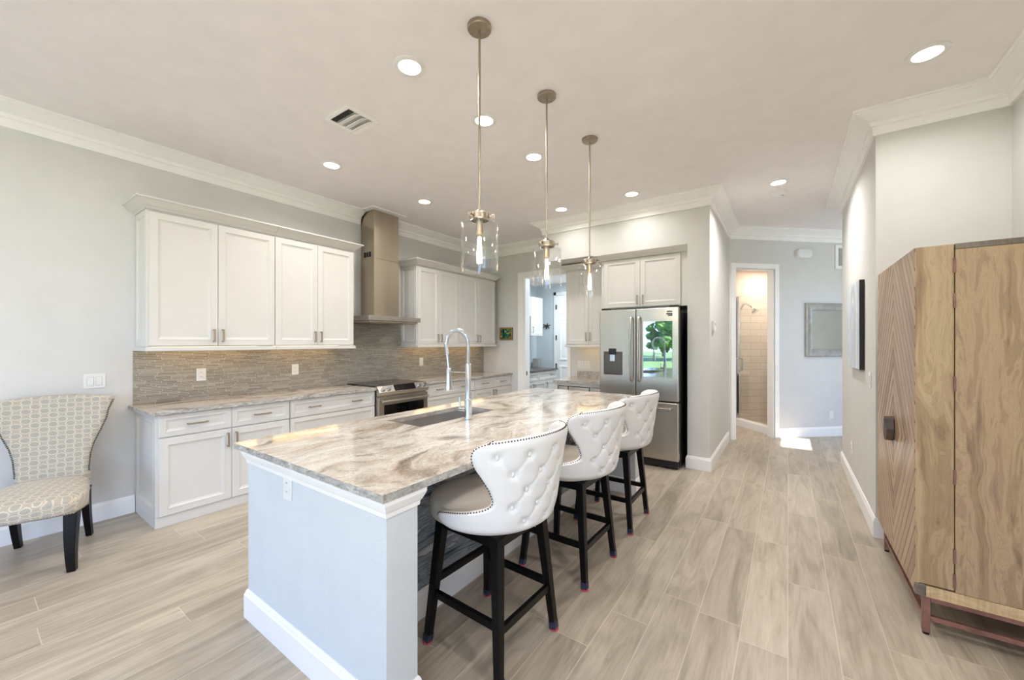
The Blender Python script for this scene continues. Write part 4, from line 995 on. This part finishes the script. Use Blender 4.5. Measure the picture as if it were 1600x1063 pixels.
pendant((-1.355, 3.06, CZ), 'clear glass cylinder pendant over the far end of the island, by the refrigerator')

# ------------------------------------------------------------------ counter stools (back towards +X)
def interp(tab, z):
    if z <= tab[0][0]: return tab[0][1]
    for (a, va), (c, vc) in zip(tab, tab[1:]):
        if z <= c: t = (z - a) / (c - a); return va + (vc - va) * t
    return tab[-1][1]
TH = [(0.615, 84), (0.64, 96), (0.665, 103), (0.685, 106), (0.70, 103), (0.712, 93), (0.725, 76), (0.74, 61), (0.76, 52), (0.79, 50), (0.84, 53), (0.89, 58), (0.94, 63), (0.98, 64.5), (1.01, 63), (1.03, 58), (1.045, 48)]
RY = [(0.615, 0.215), (0.65, 0.255), (0.70, 0.268), (0.78, 0.28), (0.87, 0.298), (0.95, 0.316), (1.045, 0.33)]
RX = [(0.615, 0.215), (0.65, 0.255), (0.70, 0.27), (0.80, 0.283), (0.92, 0.30), (1.045, 0.325)]
BT = [(z, t) for z, ts in ((0.975, (-46, -23, 0, 23, 46)), (0.902, (-34.5, -11.5, 11.5, 34.5)), (0.829, (-23, 0, 23)), (0.756, (-34.5, -11.5, 11.5, 34.5)), (0.685, (-23, 0, 23))) for t in ts]
def sm(tab, z): return (interp(tab, z - 0.012) + 2 * interp(tab, z) + interp(tab, z + 0.012)) / 4
def shell_pt(s, v, out):
    z = 0.615 + 0.43 * v; th = math.radians(sm(TH, z)) * s
    zz = z + (0.018 * (1 - s * s) * max(0, (v - 0.7) / 0.3)) 
    rx, ry = sm(RX, z), sm(RY, z)
    edge = min(1 - abs(s), v * 1.1, (1 - v) * 1.0); k = min(1.0, edge / 0.09); thick = 0.05 * math.sqrt(max(0.0, 1 - (1 - k) ** 2))
    mid = 0.025
    d = (mid + (thick - mid) * 1.0) if out else 0.0
    if out: d = 0.022 + thick * 0.55
    else: d = 0.022 - thick * 0.45
    dent = 0.0
    if out:
        zb = z; deg = math.degrees(th)
        for bz, bt in BT:
            dx = (deg - bt) / 57.3 * ry; dz = zb - bz; q = dx * dx + dz * dz
            if q < 0.004: dent += 0.018 * math.exp(-q / 0.00032)
        for i, (z1, t1) in enumerate(BT):
            for z2, t2 in BT[i + 1:]:
                if 0.05 < abs(z1 - z2) < 0.09 and abs(t1 - t2) < 13:
                    ax, ay, bx, by = t1 / 57.3 * ry, z1, t2 / 57.3 * ry, z2; px, py = deg / 57.3 * ry, zb
                    L2 = (bx - ax) ** 2 + (by - ay) ** 2; t = max(0, min(1, ((px - ax) * (bx - ax) + (py - ay) * (by - ay)) / L2))
                    q = (px - ax - t * (bx - ax)) ** 2 + (py - ay - t * (by - ay)) ** 2
                    if q < 0.0006: dent = max(dent, dent * 0.9 + 0.0045 * math.exp(-q / 0.00005))
    d -= dent
    return ((rx + d) * math.cos(th), (ry + d) * math.sin(th), zz)

def make_stool(loc, label, rz):
    r = thing('counter_stool', loc, label, 'stool', 'tufted stools at the island', rz)
    NS, NV = 112, 84; mb = MB()
    so_ = [[shell_pt(-1 + 2 * i / NS, j / NV, True) for i in range(NS + 1)] for j in range(NV + 1)]
    si_ = [[shell_pt(-1 + 2 * i / NS, j / NV, False) for i in range(NS + 1)] for j in range(NV + 1)]
    vs = [p for row in so_ for p in row] + [p for row in si_ for p in row]; n = NS + 1; B = (NV + 1) * n; fs = []
    for j in range(NV):
        for i in range(NS):
            a = j * n + i; fs.append((a, a + 1, a + n + 1, a + n)); fs.append((B + a, B + a + n, B + a + n + 1, B + a + 1))
    for i in range(NS): fs.append((i, B + i, B + i + 1, i + 1)); a = NV * n + i; fs.append((a, a + 1, B + a + 1, B + a))
    for j in range(NV): a = j * n; fs.append((a, a + n, B + a + n, B + a)); a = j * n + NS; fs.append((a, B + a, B + a + n, a + n))
    mb.add(vs, fs); bk = mb.build('backrest', M['leather'], r, local=True, smooth=False)
    for p in bk.data.polygons: p.use_smooth = True
    for k, (bz, bt) in enumerate(BT):
        th = math.radians(bt); rx, ry = sm(RX, bz), sm(RY, bz); dd = 0.022 + 0.0275 - 0.0145
        zz = bz + 0.018 * (1 - (bt / sm(TH, bz)) ** 2) * max(0, ((bz - 0.615) / 0.43 - 0.7) / 0.3)
        p = ((rx + dd) * math.cos(th), (ry + dd) * math.sin(th), zz)
        MB().sphere(p, 0.0112, 12, 8, (0.7, 0.9, 1)).build('button', M['leather'], bk, local=True, smooth=True)
    # nailhead trim along the visible edge of the shell
    mb = MB(); path = []
    for j in range(int(NV * 0.14), NV + 1): path.append(Vector(shell_pt(-0.985, j / NV, True)))
    for i in range(1, NS): path.append(Vector(shell_pt(-1 + 2 * i / NS, 0.985, True)))
    for j in range(NV, int(NV * 0.14), -1): path.append(Vector(shell_pt(0.985, j / NV, True)))
    acc = 0.0
    for a, c in zip(path, path[1:]):
        L = (c - a).length; t = -acc
        while t + 0.013 <= L: t += 0.013; mb.sphere(a.lerp(c, t / L), 0.0042, 6, 4)
        acc = L - t
    mb.build('nailhead_trim', M['nail'], bk, local=True)
    # seat cushion
    mb = MB(); rings = []; n = 56
    for k, (sc_, z) in enumerate(((0.80, 0.605), (0.96, 0.607), (1.0, 0.62), (1.0, 0.672), (0.985, 0.69), (0.985, 0.692), (0.95, 0.702), (0.8, 0.712), (0.5, 0.718), (0.1, 0.72))):
        ring = []
        for i in range(n):
            a = 2 * math.pi * i / n; ca, sa = math.cos(a), math.sin(a); e = 0.78
            x = 0.25 * math.copysign(abs(ca) ** e, ca); y = 0.245 * math.copysign(abs(sa) ** e, sa)
            ring.append((-0.04 + sc_ * x * (1.0 if ca > 0 else 1.08), sc_ * y, z))
        rings.append(ring)
    mb.loft(rings); mb.build('seat', M['seatfab'], r, local=True, smooth=True)
    mb = MB(); mb.loft([[(a * 0.19 * k, c * 0.19 * k, z) for a, c in ((-1, -1), (1, -1), (1, 1), (-1, 1))] for z, k in ((0.555, 0.98), (0.604, 1.0))]); mb.build('apron', M['ebony'], r, local=True, bevel=0.004)
    def lp(sx, sy, z): t = z / 0.60; return Vector((sx * (0.222 - 0.052 * t), sy * (0.222 - 0.052 * t), z))
    for sx in (-1, 1):
        for sy in (-1, 1):
            lg = MB().quadbar(lp(sx, sy, 0.012), lp(sx, sy, 0.60), 0.0165, 0.0235, (0, 1, 0)).build('leg', M['ebony'], r, local=True, bevel=0.003)
            cp2 = MB().quadbar(lp(sx, sy, 0.006), lp(sx, sy, 0.045), 0.0185, 0.0187, (0, 1, 0)).build('foot_cap', M['clearcap'], lg, local=True, bevel=0.003)
            MB().cyl(lp(sx, sy, 0.0), lp(sx, sy, 0.009), 0.023, 0.021, 16).build('foot_pad', M['redfelt'], lg, local=True)
    for (a, c, z) in (((-1, -1), (-1, 1), 0.30), ((1, -1), (1, 1), 0.22), ((-1, -1), (1, -1), 0.24), ((-1, 1), (1, 1), 0.24)):
        p, q = lp(*a, z), lp(*c, z)
        MB().quadbar(p, q, (0.011, 0.017), (0.011, 0.017)).build('stretcher', M['ebony'], r, local=True, bevel=0.002)
    return r
s1 = make_stool((-1.197, 1.535, 0), 'white tufted counter stool closest to the island end panel', math.radians(-2))
for loc, lb, a in (((-1.19, 2.352, 0), 'white tufted counter stool in the middle of the three at the island', -1), ((-1.197, 3.155, 0), 'white tufted counter stool closest to the refrigerator', 1)):
    c = copy_tree(s1); c.location = loc; c.rotation_euler = (0, 0, math.radians(a)); tag(c, lb, 'stool')

# ------------------------------------------------------------------ accent chair
fwd = Vector((0.914, -0.406)); CR = math.atan2(fwd.y, fwd.x) - math.pi / 2
# local +y is the sitter's forward, local +x the sitter's right-hand side mirrored to world +Y
r = thing('accent_chair', (-4.355, 0.424, 0), 'upholstered accent chair with oval ring pattern against the kitchen wall', 'chair', None, CR)
# rotation by CR sends local +y to fwd and local +x to (fwd.y, -fwd.x)*-1 ... local x is mirrored where needed by symmetry
HW = [(0.46, 0.19), (0.52, 0.188), (0.62, 0.196), (0.70, 0.214), (0.78, 0.245), (0.88, 0.282), (0.95, 0.293), (0.965, 0.30), (1.03, 0.322)]
mb = MB(); rings = []
for j in range(41):
    z = 0.40 + 0.62 * j / 40; hw = interp(HW, z) if j else 0.19; lean = -0.02 - 0.035 * ((z - 0.40) / 0.62) ** 1.3
    ring = []; n = 24
    for side in (1, -1):
        for i in range(n + 1):
            u = (-1 + 2 * i / n) * side; zz = z + (0.03 * (1 - u * u) * (j / 40) ** 4)
            cv = -0.03 * u * u * ((z - 0.40) / 0.62)       # slight wrap
            th = 0.034 * math.sqrt(max(0.02, 1 - (abs(u)) ** 10))
            ring.append((u * hw, lean - cv + side * th + 0.02, zz))
    rings.append(ring)
top = [(x * 0.985, y * 0.5 + 0.5 * (-0.03), z + 0.012) for x, y, z in rings[-1]]; rings.append(top)
mb.loft(rings); bk = mb.build('backrest', M['fabric'], r, local=True, smooth=True, uv=lambda c: (c.x, c.z))
mb = MB()
for sgn in (1, -1):
    z = 0.50
    while z < 1.02:
        hw = interp(HW, z); lean = -0.02 - 0.035 * ((z - 0.40) / 0.62) ** 1.3; mb.sphere((sgn * hw * 0.985, lean + 0.03 * (z - 0.4) / 0.62 + 0.035 , z), 0.0055, 6, 4); z += 0.0125
mb.build('nailhead_trim', M['nail'], bk, local=True)
SO = [(-0.19, -0.03), (0.19, -0.03), (0.215, 0.12), (0.265, 0.30), (0.305, 0.44), (0.30, 0.52), (0.285, 0.60), (0.15, 0.625), (0.0, 0.632), (-0.15, 0.625), (-0.285, 0.60), (-0.30, 0.52), (-0.305, 0.44), (-0.265, 0.30), (-0.215, 0.12)]
mb = MB(); c0 = Vector((0, 0.3)); rings = []
for k, z in ((0.96, 0.355), (1.0, 0.365), (1.005, 0.40), (1.0, 0.43), (0.975, 0.452), (0.92, 0.466), (0.75, 0.48), (0.4, 0.49), (0.05, 0.492)):
    rings.append([(c0.x + (x - c0.x) * k, c0.y + (y - c0.y) * k, z) for x, y in SO])
mb.loft(rings); o = mb.build('seat', M['fabric'], r, local=True, smooth=True, uv=lambda c: (c.x, c.y * 0.9 + c.z * 1.3))
md = o.modifiers.new('smoothing', 'SUBSURF'); md.levels = 1; md.render_levels = 2
mb = MB(); L = [(c0.x + (x - c0.x) * 1.002, c0.y + (y - c0.y) * 1.002) for x, y in SO[1:] + SO[:1]]
for a, c in zip(L, L[1:]):
    a, c = Vector(a), Vector(c); n = max(1, int((c - a).length / 0.0125))
    for k in range(n): p = a.lerp(c, k / n); mb.sphere((p.x * 0.99, (p.y - 0.3) * 0.99 + 0.3, 0.372), 0.0055, 6, 4)
mb.build('nailhead_trim', M['nickel'], o, local=True)
for sx in (-1, 1):
    mb = MB(); rings = []
    for k in range(9):
        t = k / 8; z = 0.37 * (1 - t); w = 0.032 - 0.012 * t; x = sx * (0.262 + 0.01 * t * t); y = 0.545 + 0.055 * math.sin(math.pi * 0.55 * t) * 0.6 + 0.0 * t
        rings.append([(x + a * w, y + c * w * 1.1, z) for a, c in ((-1, -1), (1, -1), (1, 1), (-1, 1))])
    mb.loft(rings); mb.build('leg', M['ebony'], r, local=True, smooth=True, bevel=0.003)
    mb = MB(); rings = []
    for k in range(9):
        t = k / 8; z = 0.39 * (1 - t); w = 0.027 - 0.008 * t; x = sx * 0.178; y = 0.055 - 0.075 * t ** 1.6
        rings.append([(x + a * w * 0.85, y + c * w * 1.15, z) for a, c in ((-1, -1), (1, -1), (1, 1), (-1, 1))])
    mb.loft(rings); mb.build('leg', M['ebony'], r, local=True, smooth=True, bevel=0.003)

# ------------------------------------------------------------------ tall wooden bar cabinet
AX0, AXD, AX1, AY0, AY1, AZB, AZT = 0.52, 0.655, 1.14, 2.77, 3.745, 0.19, 1.925
r = thing('bar_cabinet', ((AX0 + AX1) / 2, (AY0 + AY1) / 2, 0), 'tall mango wood cabinet with carved chevron doors on a copper-toned metal base', 'cabinet')
ym = (AY0 + AY1) / 2; zc = 0.93
MB().box(AXD + 0.004, AX1, AY0, AY0 + 0.025, 0.245, AZT - 0.028).build('side_panel', M['mango_side'], r, bevel=0.002)
MB().box(AXD + 0.004, AX1, AY1 - 0.025, AY1, 0.245, AZT - 0.028).build('side_panel', M['mango_side'], r, bevel=0.002)
MB().box(AX1 - 0.02, AX1, AY0 + 0.026, AY1 - 0.026, 0.245, AZT - 0.028).build('back_panel', M['mango'], r)
MB().box(AXD + 0.004, AX1, AY0, AY1, AZT - 0.027, AZT).build('top', M['mango_top'], r, bevel=0.002)
MB().box(AX0 + 0.016, AX1, AY0 - 0.002, AY1, AZB, 0.243).build('bottom_rail', M['mango_rail'], r, bevel=0.002)
for y0, y1 in ((AY0, ym - 0.002), (ym + 0.002, AY1)):
    d_ = MB().box(AX0 + 0.015, AXD, y0 + 0.0, y1, 0.252, AZT - 0.002).build('door', M['mango'], r, bevel=0.002)
    fr = MB().box(-0.0075, 0.0075, (y0 - ym), (y1 - ym), 0.20 - zc, AZT - 0.002 - zc).build('carved_front', M['chevron'], d_, local=True, bevel=0.002)
    fr.location = Vector((AX0 + 0.0072, ym, zc)) - Vector(ORG[r.name])
    mb = MB(); e = y0 if y0 == AY0 else y1; s = 1 if y0 == AY0 else -1
    mb.box(AX0 + 0.002, AX0 + 0.018, e - s * 0.0015, e + s * 0.004, 0.252, AZT - 0.004); mb.build('edge_band', M['mango'], d_)
    hb = MB(); s = -1 if y0 == AY0 else 1
    P = [(0, 0.075), (0.035, 0.06), (0.05, 0.0), (0.035, -0.06), (0, -0.075)]
    hb.loft([[(AX0 - 0.002, ym + s * (0.003 + a * 0.9), zc + c) for a, c in P], [(AX0 - 0.038, ym + s * (0.003 + a * 0.9), zc + c * 0.96) for a, c in P]])
    hb.build('handle', M['bronze'], d_, bevel=0.003)
for z in (0.30, 0.42, 0.80, 1.25, 1.65, 1.82):
    mb = MB(); mb.cyl((AXD + 0.002, AY0 - 0.004, z - 0.035), (AXD + 0.002, AY0 - 0.004, z + 0.035), 0.004, n=10); mb.box(AXD - 0.005, AXD + 0.001, AY0 - 0.003, AY0 + 0.001, z - 0.035, z + 0.035); mb.build('hinge', M['copper'], r)
MB().box(AX0 + 0.0, AX0 + 0.040, AY0 - 0.004, AY0 + 0.03, AZB + 0.002, 0.25).build('corner_bracket', M['mango_top'], r, bevel=0.002)
for (x, y) in ((0.562, AY0 + 0.016), (0.562, AY1 - 0.02), (AX1 - 0.03, AY0 + 0.016), (AX1 - 0.03, AY1 - 0.02)):
    lg = MB().box(x - 0.014, x + 0.014, y - 0.014, y + 0.014, 0.012, AZB).build('leg', M['copper'], r, bevel=0.002)
    MB().cyl((x, y, 0), (x, y, 0.013), 0.013, n=14).build('foot', M['blackmat'], lg)
for z in (0.178, 0.085):
    for y in (AY0 + 0.016, AY1 - 0.02): MB().box(0.577, AX1 - 0.045, y - 0.011, y + 0.011, z - 0.011, z + 0.011).build('stretcher', M['copper'], r, bevel=0.001)
    for x in (0.562, AX1 - 0.03): MB().box(x - 0.011, x + 0.011, AY0 + 0.031, AY1 - 0.035, z - 0.011, z + 0.011).build('stretcher', M['copper'], r, bevel=0.001)

# ------------------------------------------------------------------ garden behind the camera (seen in the refrigerator's glass)
struct(MB().box(-40, 40, -60, -6.8, -0.3, -0.15).build('ground_lawn', M['lawn']))
struct(MB().box(-9, 6, -6.8, -4.4, -0.3, -0.05).build('ground_patio', M['concrete']))
def tree(x, y, h, label, seed):
    rnd = random.Random(seed); t = thing('garden_tree', (x, y, -0.15), label, 'tree')
    mb = MB(); mb.tube([(0, 0, 0), (0.05, 0.03, h * 0.3), (-0.05, 0.05, h * 0.55)], [0.16, 0.12, 0.08], 10); mb.build('trunk', M['bark'], t, local=True, smooth=True)
    mb = MB()
    for k in range(130):
        a = rnd.uniform(0, 6.28); rr = rnd.uniform(0, h * 0.32); c = (rr * math.cos(a), rr * math.sin(a), h * rnd.uniform(0.16, 0.95)); s = rnd.uniform(0.4, 0.9) * h * 0.085
        b0 = len(mb.v); mb.sphere(c, s, 10, 7)
        for i in range(b0, len(mb.v)): p = Vector(mb.v[i]); p += (p - Vector(c)) * 0.9 * mnoise.noise(p * 3.7); mb.v[i] = tuple(p)
    mb.build('foliage', M['leaves'], t, local=True)
tree(-7.6, -26, 6.0, 'broad leafy garden tree mirrored in the refrigerator glass', 3)
tree(-15.0, -27, 7.5, 'tall garden tree far across the lawn, mirrored in the refrigerator glass', 5)
tree(-4.4, -30, 7.0, 'garden tree at the far edge of the lawn behind the glass doors', 8)
tree(-11.3, -36, 5.5, 'small garden tree between the taller ones across the lawn', 11)
